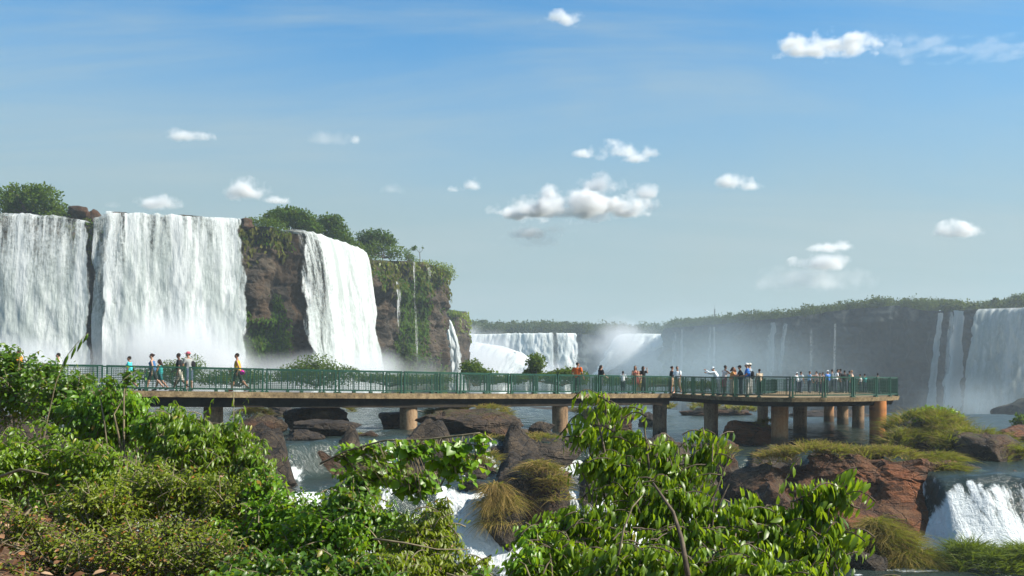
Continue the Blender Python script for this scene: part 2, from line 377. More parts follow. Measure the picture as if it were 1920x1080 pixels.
near = sst(62, 50, Y)
rip = sst(.25, .62, fbm(q*np.array([.35, 1.1, 1])+31, 4))
churn = np.clip(sst(.02, .3, d1)*sst(.0, .5, 1-d2*.6), 0, 1)*sst(-.15, .4, fbm(q*.45+9, 4))
foam = np.clip(sl*.8, 0, .62)*(.72+.6*fbm(q*.8+77, 3))*np.where(X < 15, .35+.65*sst(.3, .75, d1), 1)*(1-.30*d2*(X < 15))+.36*rip*(.40+.60*near)+.40*churn+.14*d2*sst(-.2, .3, fbm(q*.4+3, 3))
foam = foam+.55*np.exp(-((X-33)/5)**2-((Y-67)/4)**2)+.4*np.exp(-((X-1)/2.6)**2-((Y-36.3)/1.6)**2)+.2*sst(15, 18, X)*d1*(1-sst(36.5, 35, Y))
mb = MB(); mb.grid(np.stack([X, Y, Z], -1), foam); tag(mb.build('river', M['river']), kind='structure')

# bare rock between the channels of the rapids
gx = np.linspace(-26, 34, 330); gy = np.linspace(30, 58, 190); X, Y = np.meshgrid(gx, gy, indexing='ij')
Zw, c1, c2, c3 = zwater(X, Y)
q = np.stack([X, Y, X*0], -1)
wob = fbm(q*.5+50, 4)*1.0
chan = np.zeros(X.shape)
for xs, ys, w_ in (([-9.5, -7.6, -6.4, -6.2], [44, 40, 37, 30], 1.1), ([-6, -4.8, -4.2, -3.6], [44, 42, 40, 30], 1.0), ([-1.6, -2.0, -1.5, -1.3, -.6], [46, 42, 40, 37, 30], 1.0), ([2.6, 2.7, 2.0, 1.0], [52, 48, 42, 30], .5), ([10.6, 10.2, 9.0, 8.6, 8.2], [54, 50, 46.5, 42, 30], 1.1), ([18.5, 19.2, 19.5], [46, 40, 30], 2.3)):
    xc = np.interp(Y, ys[::-1], xs[::-1]); chan = np.maximum(chan, sst(w_+.7, w_-.3, np.abs(X-xc)+wob*.5))
zone = sst(1.5, -1.0, Y-np.interp(X, E1X, E1Y)-wob*1.6)*sst(-1.5, 1.0, Y-np.interp(X, E2X, E2Y)+.5+wob)
hr = -1.0+zone*(1.62+.8*fbm(q*.6+7, 4)+.35*np.abs(fbm(q*1.9+3, 3)))
hr = np.where(hr > .0, hr+.5*np.round(fbm(q*1.0+20, 3)*6)/4+.35*(np.abs(fbm(q*2.3+90, 4))-.2), hr)
Zr = Zw+hr*(1-chan)-1.0*chan+fbm(q*2.6, 4)*.16
Zr = np.where((X > 15.6), Zw-1.5, Zr)
mb = MB(); mb.grid(np.stack([X, Y, Zr], -1), np.clip(zone*.22, 0, 1)); tag(mb.build('rock_shelf', M['rock']), kind='structure')

def zbank(X, Y):
    z = np.interp(Y, [-8, 2.5, 6, 10, 15, 22, 28, 36], [-1.6, -1.45, -1.55, -2.1, -3.2, -6.0, -8.5, -11])
    z = z+.55*sst(0, -4, X)+.35*sst(-2.5, -6, X)+1.2*sst(-8, -22, X)-.7*sst(0, 4, X)*sst(2, 7, Y)
    return z
X, Y = np.meshgrid(np.linspace(-45, 45, 220), np.linspace(-8, 36, 130), indexing='ij')
Z = zbank(X, Y)+fbm(np.stack([X, Y, X*0], -1)*1.3, 4)*.14
mb = MB(); mb.grid(np.stack([X, Y, Z], -1)); tag(mb.build('river_bank', M['soil']), kind='structure')

# ---------------------------------------------------------------- cliffs
CL = {}
def resample(pts, n):
    pts = np.asarray(pts, float); s = np.concatenate([[0], np.cumsum(np.linalg.norm(np.diff(pts[:, :2], axis=0), axis=1))])
    t = np.linspace(0, s[-1], n); return np.stack([np.interp(t, s, pts[:, k]) for k in range(pts.shape[1])], 1), t
def smooth1(a, k):
    for _ in range(k): a[1:-1] = (a[:-2]+2*a[1:-1]+a[2:])/4
    return a
def cliff(name, label, pts, base, depth, mat, nu=400, nv=90, rough=1.6, ov=0.0, mossf=None, seed=0, back=(-.2, 1)):
    """pts: (X, Y, ztop) along the lip; the face hangs below it, the plateau runs back from it"""
    L, t = resample(pts, nu); L = smooth1(L, 3)
    tg = np.gradient(L[:, :2], axis=0); tg /= np.linalg.norm(tg, axis=1)[:, None]
    nr = np.stack([tg[:, 1], -tg[:, 0]], 1)                      # outward (towards the viewer)
    v = np.linspace(0, 1, nv)
    zt = L[:, 2]; Z = zt[:, None]+(base-zt)[:, None]*v[None]
    q = np.stack([t[:, None]+0*Z, 0*Z+seed, Z], -1)
    n1 = fbm(q/9, 4); n2 = fbm(q/np.array([2.2, 1, 4.5]), 4); st = fbm(q/np.array([30, 1, 1.6])+5, 3)
    blk = np.round(fbm(q/np.array([3.2, 1, 5])+11, 2)*5)/5
    col_ = 1-2*np.abs(fbm(q/np.array([1.5, 1, 14])+33, 4)); det = fbm(q/np.array([1.1, 1, 1.6])+41, 4)
    led = np.round(fbm(q/np.array([9, 1, 2.4])+61, 3)*6)/6
    off = rough*(n1*1.5+n2*.8+st*.6+blk*.9+col_*.45+det*.45+led*.9)+v[None]*ov-1.2*sst(.12, 0, v)[None]
    W = np.stack([L[:, 0][:, None]+nr[:, 0][:, None]*off, L[:, 1][:, None]+nr[:, 1][:, None]*off, Z], -1)
    moss = np.zeros(Z.shape)+.12 if mossf is None else mossf(t[:, None]+0*Z, Z, v[None]+0*Z, W)
    mb = MB(); mb.grid(W, moss)
    k = np.linspace(0, 1, 26)**1.5*depth; bk = np.array(back, float); bk /= np.linalg.norm(bk)
    T = np.stack([W[:, 0, 0][:, None]+bk[0]*k, W[:, 0, 1][:, None]+bk[1]*k, W[:, 0, 2][:, None]+0*k], -1)
    T[..., 2] += fbm(T/7+seed, 4)*1.0*np.clip(k/4, 0, 1)+np.clip(k/depth, 0, 1)*1.5
    mb.grid(T, np.full(T.shape[:2], .75), flip=True)
    o = mb.build(name, mat); tag(o, label, 'cliff'); CL[name+str(seed)] = (W, moss, nr); return L, nr, t

LP = [(-170, 112), (-120, 122), (-70.7, 140), (-57, 143), (-40, 150), (-34, 154), (-24, 172), (-18.0, 188), (-12.6, 201), (-14.0, 214), (-24, 228)]
def ztop_left(x, y):
    px = CX+x/y*F
    py = np.interp(px, [-900, -50, 0, 120, 178, 194, 450, 540, 600, 650, 700, 760, 800, 850, 900], [405, 405, 404, 411, 422, 405, 414, 432, 448, 468, 488, 490, 491, 512, 540])
    return (HY-py)/F*y
LPT = []
for k in range(len(LP)):
    LPT.append((*LP[k], float(ztop_left(*LP[k]))))
L_, _ = resample(LPT, 120)
L_[:, 2] = [ztop_left(x, y) if y < 203 else 21.3 for x, y in L_[:, :2]]
def moss_left(t, Z, v, W):
    px = CX+W[..., 0]/W[..., 1]*F
    a = .42*sst(.18, .0, v)
    a = np.maximum(a, .66*sst(436, 450, px)*sst(548, 536, px)*sst(.40, .62, v))
    a = np.maximum(a, .6*np.exp(-((px-518)/16)**2)*sst(.25, .4, v))
    a = np.maximum(a, .55*sst(735, 752, px)*sst(815, 790, px)*sst(.05, .15, v))
    a = np.maximum(a, .5*sst(690, 720, px)*sst(.55, .8, v))
    a = np.maximum(a, .55*sst(170, 178, px)*sst(215, 200, px)*sst(.35, .5, v))
    return a
Lc, Ln, Lt = cliff('cliff', 'tall brown and mossy basalt cliff carrying the big left waterfalls', L_, -4.5, 130, M['cliff'], 800, 170, 1.35, -2.0, moss_left, 1, (-.75, 1))
# second small headland behind it
hp = [(-30, 262), (-19, 262), (-14.5, 258), (-12.4, 262), (-12.0, 272), (-20, 282)]
cliff('cliff', 'small dark headland peeping out behind the big cliff above a steep white chute', [(x, y, (HY-586)/F*y+.6*math.sin(x)) for x, y in hp], -8, 12, M['cliff'], 140, 60, .7, 0, None, 4, (-.6, .3))
# far wall
fp = [(-60, 500), (-26, 488), (10, 478), (34, 484), (40, 500), (48, 500), (56, 486), (74, 470), (78, 420)]
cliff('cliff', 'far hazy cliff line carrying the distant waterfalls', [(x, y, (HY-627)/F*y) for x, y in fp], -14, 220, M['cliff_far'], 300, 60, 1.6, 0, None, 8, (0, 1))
# right wall
rp = [(70, 440, 614), (62, 405, 616), (70, 380, 611), (80, 352, 603), (94, 334, 592), (108, 326, 580), (122, 322, 572), (129, 316, 583), (139, 306, 580), (150, 298, 576), (172, 284, 574), (230, 262, 574)]
RP = [(x, y, (HY-q)/F*y) for x, y, q in rp]
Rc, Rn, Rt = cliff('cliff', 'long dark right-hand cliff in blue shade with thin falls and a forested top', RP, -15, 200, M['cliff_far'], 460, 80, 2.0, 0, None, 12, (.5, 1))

# ---------------------------------------------------------------- waterfalls
def fall(label, lip, base_z, out, spread=None, nu=90, nv=110, mat='fall', cover=None, rough=.36, layers=2, edge=.06, seed=0, grp=None, base_pts=None, lead_in=True, pw=.55):
    """lip: list of (X, Y, Z) points left to right; base_pts (X, Y, Z) optional, else straight down with an outward throw"""
    lip = np.asarray(lip, float); L, t = resample(lip, nu)
    tg = np.gradient(smooth1(L[:, :2].copy(), 8), axis=0); tg /= np.linalg.norm(tg, axis=1)[:, None]
    nr = np.stack([tg[:, 1], -tg[:, 0]], 1)
    v = np.linspace(0, 1, nv)
    if base_pts is not None: B, _ = resample(np.asarray(base_pts, float), nu)
    else: B = np.stack([L[:, 0]+nr[:, 0]*out, L[:, 1]+nr[:, 1]*out, np.full(nu, base_z)], 1)
    mb = MB()
    for k in range(layers):
        fallc = v**pw                                           # horizontal travel against depth: a thrown arc
        hgt = L[:, 2][:, None]+(B[:, 2]-L[:, 2])[:, None]*v[None]
        hgt = hgt+(fbm(np.stack([t/1.0+seed, 0*t, 0*t], 1), 3)*.4+fbm(np.stack([t/9+seed, 0*t, 0*t], 1), 2)*.5)[:, None]*(1-v)[None]*(1 if nu > 20 else 0)
        X = L[:, 0][:, None]+(B[:, 0]-L[:, 0])[:, None]*fallc[None]; Yv = L[:, 1][:, None]+(B[:, 1]-L[:, 1])[:, None]*fallc[None]
        q = np.stack([t[:, None]+0*X, 0*X+seed+k*7.7, hgt], -1)
        off = rough*((fbm(q/np.array([3.5, 1, 14]), 4))*3.0+fbm(q/np.array([1.3, 1, 3]), 4)*1.6)*(.25+.75*v)[None]+.35*(1-k*1.4)
        W = np.stack([X+nr[:, 0][:, None]*off, Yv+nr[:, 1][:, None]*off, hgt], -1)
        if k == 0 and lead_in:                                   # the lip runs back on to the plateau
            lead = []
            for s_ in (4.0, 2.0, .8):
                lead.append(np.stack([L[:, 0]-nr[:, 0]*s_, L[:, 1]-nr[:, 1]*s_, L[:, 2]+.1+.05*s_], -1))
            W2 = np.concatenate([np.stack(lead, 1), W], 1)
        else: W2 = W
        n3 = W2.shape[1]-nv
        u = np.linspace(0, 1, nu)
        cv = np.ones(nu)*.62
        uj = u[:, None]+min(edge, .12)*1.1*fbm(np.stack([0*hgt+seed, 0*hgt+k, hgt/4.5], -1), 3)+min(edge, .2)*.8*fbm(q/np.array([2, 1, 2.2]), 3)
        if k == 0 and lead_in: uj = np.concatenate([np.repeat(uj[:, :1], 3, 1), uj], 1)
        cv = .62-.62*(1-sst(0, edge, uj))-.62*(1-sst(0, edge, 1-uj))
        C = cv+.12*np.linspace(0, 1, W2.shape[1])[None]
        if cover is not None: C = C+cover(u[:, None]+0*C, np.linspace(0, 1, W2.shape[1])[None]+0*C)
        if k == 1: C = C-.1
        ff = np.stack([t[:, None]+0*C+k*41+seed*13, -np.concatenate([np.broadcast_to(np.linspace(3, 0, n3) if n3 else np.zeros(0), (nu, n3)), -(L[:, 2][:, None]-hgt)], 1), C], -1)
        mb.grid(W2, None, ff)
    o = mb.build('waterfall', M[mat], uv=True); tag(o, label, 'waterfall', grp); return o
def lipline(Lc, Ln, pa, pb, n=30, fw=1.5, dz=.15):
    px = CX+Lc[:, 0]/Lc[:, 1]*F; m = (px >= pa) & (px <= pb) & (np.arange(len(px)) <= np.argmax(px))
    pts = Lc[m].copy(); pts[:, :2] += Ln[m]*fw; pts[:, 2] += dz; return pts
fall('broadest white waterfall at the left edge, under a bushy tree', lipline(Lc, Ln, -420, 184), -2.6, 3.0, nu=260, nv=130, seed=1, edge=.02,
     cover=lambda u, v: .36*v-.19)
fall('tall white waterfall left of the bare rock buttress', lipline(Lc, Ln, 198, 456), -2.6, 3.5, nu=170, nv=130, seed=2, edge=.05,
     cover=lambda u, v: .2*v-.22*np.exp(-((u-.06)/.07)**2)*(1-v)-.13+.20*v)
fall('thin broken strands of water between the two broad left falls', lipline(Lc, Ln, 176, 236), -2.6, 1.2, nu=50, nv=110, mat='fall_thin', seed=3, edge=.1, layers=2,
     cover=lambda u, v: -.03+.1*v)
fall('leaning white waterfall between the rock buttress and the mossy headland', lipline(Lc, Ln, 538, 668), -2.8, 4.0, nu=130, nv=130, seed=5, edge=.05,
     cover=lambda u, v: np.where(u < .38, -.16+.0*v, .14)+.06*v)
M['fall_thin2'] = mat_fall('trickle_water', dens=.22)
for a, b, top, lab in ((718, 736, 3.4, 'short trickle of water beside the leaning waterfall on the mossy cliff'), (752, 768, 0.5, 'faint middle trickle down the mossy headland'), (778, 797, 1.2, 'veil of drips at the right end of the mossy headland')):
    pts = lipline(Lc, Ln, a, b, fw=1.5); pts[:, 2] -= top
    fall(lab, pts, -2.8, .6, nu=24, nv=60, mat='fall_thin2', seed=a, edge=.4, layers=1, rough=.25, lead_in=False, cover=lambda u, v: -.02-.22*v, grp='trickles on the mossy headland')
Pn = lambda *a: tuple(P(*a))
fall('steep white chute pouring between the headland and the big cliff', [Pn(824, 598, 238), Pn(833, 596, 236), Pn(842, 600, 234)], -6, 0, nu=40, nv=60, seed=21, edge=.12, mat='fall_far', rough=.6, lead_in=False,
     base_pts=[Pn(838, 735, 215), Pn(856, 735, 213), Pn(878, 735, 212)], cover=lambda u, v: 0*u+.22)
fall('distant broad curtain of falls with a forest behind its lip', [Pn(866, 630, 476), Pn(888, 627, 474), Pn(960, 626, 470), Pn(1020, 625, 468), Pn(1084, 625, 470)], -14, 5, nu=160, nv=70, mat='fall_far', seed=31, edge=.02, rough=1.1,
     cover=lambda u, v: .05-.32*np.exp(-((u-.80)/.02)**2)-.12*sst(.5, 1, u))
fall('low white cascade with a green lip in front of the distant curtain', [Pn(854, 642, 330), Pn(890, 644, 326), Pn(930, 650, 322), Pn(966, 663, 318), Pn(994, 690, 314)], -12, 12, nu=90, nv=60, mat='fall_far', seed=33, edge=.08, rough=3.4,
     cover=lambda u, v: 0*u-.02)
fall('distant slanting cascade left of the forested point', [Pn(1164, 627, 452), Pn(1200, 626, 446), Pn(1246, 627, 440)], -14, 6, nu=90, nv=70, mat='fall_far', seed=37, edge=.06, rough=2.4,
     base_pts=[Pn(1116, 706, 446), Pn(1165, 684, 440), Pn(1205, 662, 436), Pn(1250, 646, 434)], cover=lambda u, v: 0*u+.14)
def thin(px0, px1, ytop, slant, lab, seed, mat='fall_ghost', Yd=None, cv=0.0, ybase=800):
    Yc = Yd or float(np.interp((px0+px1)/2, CX+Rc[:, 0]/Rc[:, 1]*F, Rc[:, 1]))-3.5
    fall(lab, [Pn(px0, ytop, Yc), Pn((px0+px1)/2, ytop-1, Yc-.5), Pn(px1, ytop, Yc-1)], 0, 0, nu=40, nv=60, mat=mat, seed=seed, edge=.3, layers=1, rough=.35, lead_in=False, pw=1.0,
         base_pts=[Pn(px0+slant-(px1-px0)*.4, ybase, Yc-4), Pn(px1+slant+(px1-px0)*.4, ybase, Yc-5)], cover=lambda u, v: 0*u+cv, grp='thin falls on the shaded right cliff')
thin(1262, 1270, 624, -6, 'first thin fall on the dark cliff, close by the slanting cascade', 41)
thin(1276, 1283, 620, -5, 'short thin fall, one step right of the first thin one', 42)
thin(1328, 1335, 614, -1, 'straight thread of water under the tall mast', 43)
thin(1337, 1343, 614, 0, 'second thread beside the one under the mast', 44)
thin(1441, 1458, 605, -14, 'wider pale fall on the middle of the dark cliff', 45)
thin(1468, 1478, 606, -22, 'slanting pale fall just right of the wider one', 46)
thin(1521, 1526, 615, -4, 'faint short thread of water right of the slanting pale fall', 47, cv=-.12)
thin(1565, 1570, 606, -2, 'lone faint thread on the darkest part of the cliff', 48, cv=-.12)
thin(1757, 1772, 590, -24, 'narrow left strand of the right-hand falls', 51, mat='fall_dim', cv=.05)
thin(1776, 1790, 588, -10, 'dim middle strand of the right-hand falls', 52, mat='fall_dim', cv=-.12)
thin(1786, 1810, 585, -16, 'broad strand left of the dark rib in the right-hand falls', 53, mat='fall_dim', cv=.12)
fall('wide shaded curtain of falls at the right edge', [Pn(1832, 580, 302), Pn(1870, 579, 299), Pn(1930, 577, 293), Pn(2060, 576, 284)], 0, 0, nu=170, nv=90, mat='fall_dim', seed=55, edge=.02, rough=.8,
     base_pts=[Pn(1800, 830, 296), Pn(1850, 830, 293), Pn(1915, 830, 287), Pn(2050, 830, 278)], cover=lambda u, v: 0*u+.10)

# ---------------------------------------------------------------- mist at the feet of the falls
def mist_mat(name, k, nsc, col):
    g = NT(name); oc = g.n("TexCoord").outputs['Object']
    r = g.n("VectorMath", {0: oc}, operation='LENGTH').outputs['Value']
    nz = g.noise(g.pos(), nsc, 3, .5)
    f = g.math('ADD', g.math('SUBTRACT', .9, r), g.math('MULTIPLY', g.math('SUBTRACT', nz, .55), .9), clamp=True)
    dn = g.math('MULTIPLY', g.math('POWER', f, 1.5), k)
    return g.vol(g.n("VolumePrincipled", {'Color': col, 'Density': dn, 'Anisotropy': .2}).outputs[0])
def mist(px, py, rx, ry, Y, depth, k, nsc=.12, tilt=0, col=(.97, .985, 1)):
    mb = MB(); mb.add(V0, T0); o = mb.build('mist', mist_mat('spray_mist', k, nsc, col))
    o.location = P(px, py, Y); o.scale = (rx*Y/F, depth, ry*Y/F); o.rotation_euler = (0, R(tilt), 0); tag(o, kind='stuff')
mist(330, 685, 185, 130, 136, 18, .42)
mist(320, 650, 90, 80, 138, 12, .25)
mist(40, 700, 200, 95, 128, 14, .4)
mist(420, 690, 60, 60, 138, 9, .7)
mist(690, 704, 90, 60, 154, 14, .38)
mist(560, 705, 190, 70, 140, 16, .22)
mist(780, 705, 100, 50, 180, 14, .06)
mist(900, 690, 110, 80, 300, 26, .3)
mist(868, 645, 55, 55, 320, 16, .35)
mist(1000, 700, 120, 40, 440, 16, .25)
mist(1180, 660, 110, 75, 425, 24, .2, tilt=20)
mist(1330, 690, 440, 140, 330, 45, .032, .03, col=(.72, .90, .98))
mist(1830, 760, 170, 70, 265, 20, .035, .06, col=(.78, .92, 1))
# ---------------------------------------------------------------- the walkway
def deck_z(px): return float(np.interp(px, [-300, 160, 445, 780, 1080, 1262, 1420, 1700], [-.24, -.32, -.43, -.55, -.65, -.70, -.78, -.80]))
FR = [(-420, 41), (-100, 43), (30, 44.2), (160, 45.4), (302, 46.6), (445, 48), (505, 48.8), (581, 49.6), (657, 50.5), (719, 51.5), (781, 52.5), (830, 53.6), (879, 54.8), (936, 56.2), (994, 57.6), (1034, 58.7), (1075, 59.8), (1110, 61), (1145, 62.3), (1177, 63.5), (1209, 64.6), (1262, 66.4)]
walk_px = [a for a, _ in FR]; walk_Y = [b for _, b in FR]
FW = np.array([((px-CX)/F*Y, Y, deck_z(px)) for px, Y in FR])
tg = np.gradient(FW[:, :2], axis=0); tg /= np.linalg.norm(tg, axis=1)[:, None]
nback = np.stack([-tg[:, 1], tg[:, 0]], 1)
RW = FW.copy(); RW[:, :2] += nback*2.4
platf = [(1340, 60.3), (1420, 55.2), (1485, 54.9), (1548, 55.3), (1603, 56.3), (1647, 57.9), (1673, 59.8), (1687, 61.9)]
PF = [tuple(FW[-1])]+[((px-CX)/F*Y, Y, -.78 if px < 1480 else -.80) for px, Y in platf]
PF += [(24.6, 64.5, -.8), (25.6, 68.4, -.8), (26.6, 72.3, -.8), (27.6, 76.2, -.8), (28.6, 80.1, -.8), (29.6, 84, -.8), (30.6, 88, -.8), (31.2, 92, -.8), (28.2, 94.5, -.8), (24.6, 95.2, -.8),
       (23.6, 91, -.8), (22.5, 87, -.8), (21.4, 83, -.8), (20.3, 79, -.8), (19.0, 75.2, -.8), (16.9, 72.2, -.78), (13.2, 69.8, -.74)]
PF.append(tuple(RW[-1])); PF = np.array(PF)

wk = empty('viewing_walkway', (0, 55, -.6)); WO = np.array([0, 55, -.6])
tag(wk, 'long raised concrete walkway with green railings on round pillars, ending in a rounded platform', 'walkway')
def wbuild(mb, name, mat, parent=wk, smooth=False):
    mb.v = [v-WO for v in mb.v]; return mb.build(name, mat, parent, smooth)
def strip_slab(front, rear, th, dz, mb, inset=0.0):
    f = front.copy(); r = rear.copy()
    d = r-f; d[:, 2] = 0; d /= np.linalg.norm(d, axis=1)[:, None]; f = f+d*inset; r = r-d*inset
    f[:, 2] += dz; r[:, 2] += dz; f2 = f.copy(); r2 = r.copy(); f2[:, 2] -= th; r2[:, 2] -= th
    for a, b in ((f, r), (r2, f2), (f2, f), (r, r2)):
        mb.grid(np.stack([a, b], 1), flip=False)
    for k in (0, -1): mb.add(np.array([f[k], r[k], r2[k], f2[k]]), np.array([[0, 1, 2, 3]]))
def dense(a, n=6):
    out_ = [a[0]]
    for p_, q_ in zip(a[:-1], a[1:]):
        for k in range(1, n+1): out_.append(p_+(q_-p_)*k/n)
    return np.array(out_)
def poly_slab(pts, th, dz, mb, inset=0.0, taper=0.0):
    from mathutils.geometry import tessellate_polygon
    def ins(p, k):
        e = np.roll(p, -1, 0)[:, :2]-p[:, :2]; e /= np.linalg.norm(e, axis=1)[:, None]
        n_ = np.stack([-e[:, 1], e[:, 0]], 1); m = n_+np.roll(n_, 1, 0); m /= np.linalg.norm(m, axis=1)[:, None]
        q_ = p.copy(); q_[:, :2] += m*k; return q_
    a = ins(pts, inset); a[:, 2] += dz; b = ins(pts, inset+taper); b[:, 2] += dz-th; n_ = len(a)
    tri = np.array(tessellate_polygon([[Vector(x) for x in a]]))
    mb.add(np.concatenate([a, b]), [tri, tri[:, ::-1]+n_, np.array([(k, (k+1) % n_, n_+(k+1) % n_, n_+k) for k in range(n_)])])
mb = MB(); strip_slab(dense(FW), dense(RW), .27, 0, mb); poly_slab(PF, .24, 0, mb, 0, .06); wbuild(mb, 'deck', M['concrete'])
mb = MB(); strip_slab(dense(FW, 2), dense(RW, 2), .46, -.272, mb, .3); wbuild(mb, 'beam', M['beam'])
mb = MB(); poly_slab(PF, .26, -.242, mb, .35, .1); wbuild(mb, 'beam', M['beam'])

# pillars
def pillar(px, Y, r, ztop=-1.0, stain=.3, rear=0.0):
    X = (px-CX)/F*Y; zb = float(zwater(np.array([X]), np.array([Y]))[0][0])-1.2
    n_ = 28; zs = np.linspace(ztop, zb, 14); mb = MB(); th = np.arange(n_+1)/n_*2*math.pi
    rr = r*(1+.02*np.sin(zs*3))
    V = np.stack([X+np.cos(th)[None]*rr[:, None], Y+np.sin(th)[None]*rr[:, None], zs[:, None]+0*th[None]], -1)
    mb.grid(V, np.clip(stain+.25*fbm(V*2, 2), 0, 1)); wbuild(mb, 'pillar', M['pillar'], smooth=True)
for px, Y, r, st in [(60, 46, .45, .1), (400, 48.9, .45, .1), (766, 53.2, .46, .12), (1050, 60.2, .47, .1), (1237, 66.5, .46, .1), (1333, 63, .44, .1), (1462, 56.9, .47, .55), (1646, 58.9, .47, 1.0),
                     (1500, 71, .47, .15), (1609, 79.5, .46, .15), (1580, 87, .47, .35), (1554, 93, .46, .4), (1430, 78, .40, .1)]:
    pillar(px, Y, r, -1.045 if px > 1262 else -.73+deck_z(px)+.002, st)

# railings: one panel = frame, hung with wire mesh
def wire_mesh(L, mb, H0=.17, H1=1.03):
    for z in np.arange(H0, H1, .085): mb.box((L/2, 0, z), (L-.1, .010, .014))
    for x in np.arange(.12, L-.1, .10): mb.box((x, 0, (H0+H1)/2), (.012, .012, H1-H0))
def panel(a, b, mid=True, z0=0):
    a = np.array(a); b = np.array(b); d = b-a; L = np.hypot(d[0], d[1]); rz = math.atan2(d[1], d[0]); g_ = .07
    L2 = L-2*g_
    mb = MB()
    for x in (.03, L2-.03): mb.box((x, 0, .575), (.075, .075, 1.15)); mb.box((x, -.0, .03), (.15, .18, .06))
    mb.box((L2/2, 0, 1.113), (L2-.135, .065, .07)); mb.box((L2/2, 0, .125), (L2-.135, .05, .06))
    for x in ((.22, L2-.22) if L2 > 1.2 else ()): mb.box((x, 0, .617), (.035, .035, .92))
    if mid and L2 > 2.6:
        mb.box((L2/2, .0, .575), (.06, .05, .84))
        for x in (L2/2-.3, L2/2+.26): mb.box((x, 0, .617), (.032, .032, .92))
        mb.box((L2/2, 0, .045), (.15, .18, .09))
    o = mb.build('railing_panel', M['green'], wk, False)
    sl = math.atan2(d[2], L)
    u = d/np.linalg.norm(d); o.location = Vector(a+u*g_-WO); o.rotation_euler = (0, -sl, rz)
    wm = MB(); wire_mesh(L2, wm); wm.build('wire_mesh', M['wire'], o, False)
def rail(line, step, inset):
    line = np.asarray(line, float); tg_ = np.gradient(line[:, :2], axis=0); tg_ /= np.linalg.norm(tg_, axis=1)[:, None]
    l2 = line.copy(); l2[:, 0] -= tg_[:, 1]*inset; l2[:, 1] += tg_[:, 0]*inset
    s_ = np.concatenate([[0], np.cumsum(np.linalg.norm(np.diff(l2[:, :2], axis=0), axis=1))]); n_ = max(1, round(s_[-1]/step))
    q_ = np.linspace(0, s_[-1], n_+1); pts = np.stack([np.interp(q_, s_, l2[:, k]) for k in range(3)], 1)
    for a, b in zip(pts[:-1], pts[1:]): panel(a, b)
rail(FW[2:], 3.7, .14); rail(RW[2:], 3.7, -.14)
rail(PF[:3], 3.2, .14)
arc = PF[2:10]; 
for a, b in zip(arc[:-1], arc[1:]):
    d_ = (b-a); n_ = np.array([-d_[1], d_[0], 0]); n_ /= np.linalg.norm(n_); panel(a+n_*.14, b+n_*.14)
rail(PF[9:18], 2.6, .14); rail(PF[17:20], 2.4, .14); rail(PF[19:], 2.8, .14)

# ---------------------------------------------------------------- rocks and grass
def rock_mesh(w, d, h, seed, sub=4, cuts=14, moss=0.0, boxy=.0, rough=.085, flat=False):
    V, T = ico(sub); V = V.copy(); rs = np.random.default_rng(seed)
    if boxy: V = np.sign(V)*np.abs(V)**(1-boxy); V /= np.abs(V).max()
    V = V*(1+.22*fbm(V*1.3+seed*3.1, 3)[:, None])
    for k in range(cuts):
        n_ = rs.normal(size=3); n_ /= np.linalg.norm(n_); dd = rs.uniform(.55, .92)
        e = np.maximum(0, V@n_-dd); V = V-e[:, None]*n_*.92
    if flat: V[:, 2] = np.where(V[:, 2] > .5, .5+(V[:, 2]-.5)*.3, V[:, 2])
    S = np.array([w/2, d/2, h/2]); W = V*S
    m_ = (w+d+h)/3
    nn_ = fbm(W/m_*3.4+seed, 5); n3 = (1-2*np.abs(fbm(W/m_*5+seed, 5)))*.8+np.round(fbm(W/m_*4+seed+9, 3)*5)/5
    W = W*(1+rough*1.6*nn_[:, None])+V*(n3[:, None]*m_*rough*.35)
    lo_, hi_ = W.min(0), W.max(0); W = (W-(lo_+hi_)/2)/(hi_-lo_)*np.array([w, d, h])
    led = np.round(fbm(np.stack([W[:, 0]/d*.5, W[:, 1]/d*.5, W[:, 2]/h*3.2], 1)+seed, 2)*7)/7
    W[:, :2] *= (1+.30*led)[:, None]
    top = np.clip(V[:, 2]*1.2, 0, 1)*moss
    return W, T, top
def rock(px0, px1, y0, y1, Y, mat='rock', label=None, seed=0, sub=4, moss=0.0, depth=None, sink=.35, **kw):
    if 50 < Y < 106 and y1 < 840:                                # sits in the river: its waterline is seen at y1
        for _ in range(12):
            Y = -float(zwater(np.array([((px0+px1)/2-CX)/F*Y]), np.array([max(Y, 54.)]))[0][0])*F/(y1-HY)
        x_ = ((px0+px1)/2-CX)/F*Y; lim = float(np.interp(x_, E1X, E1Y))+2.5
        if Y < lim: Y = lim; y1 = HY-float(zwater(np.array([x_]), np.array([Y+3]))[0][0])*F/Y
    w = (px1-px0)/F*Y; h = (y1-y0)/F*Y; hh = h*(1+sink); d = depth or max(w*.7, h*.8)
    W, T, top = rock_mesh(w, d, hh, seed, sub, moss=moss, **kw)
    mb = MB(); mb.add(W, T, top); o = mb.build('rock', M[mat], smooth=kw.get('boxy', 0) == 0 and True)
    c = P((px0+px1)/2, (y0+y1)/2, Y); c.z -= h*sink/2; o.location = c
    tag(o, label, 'rock', 'rocks in the river'); return o
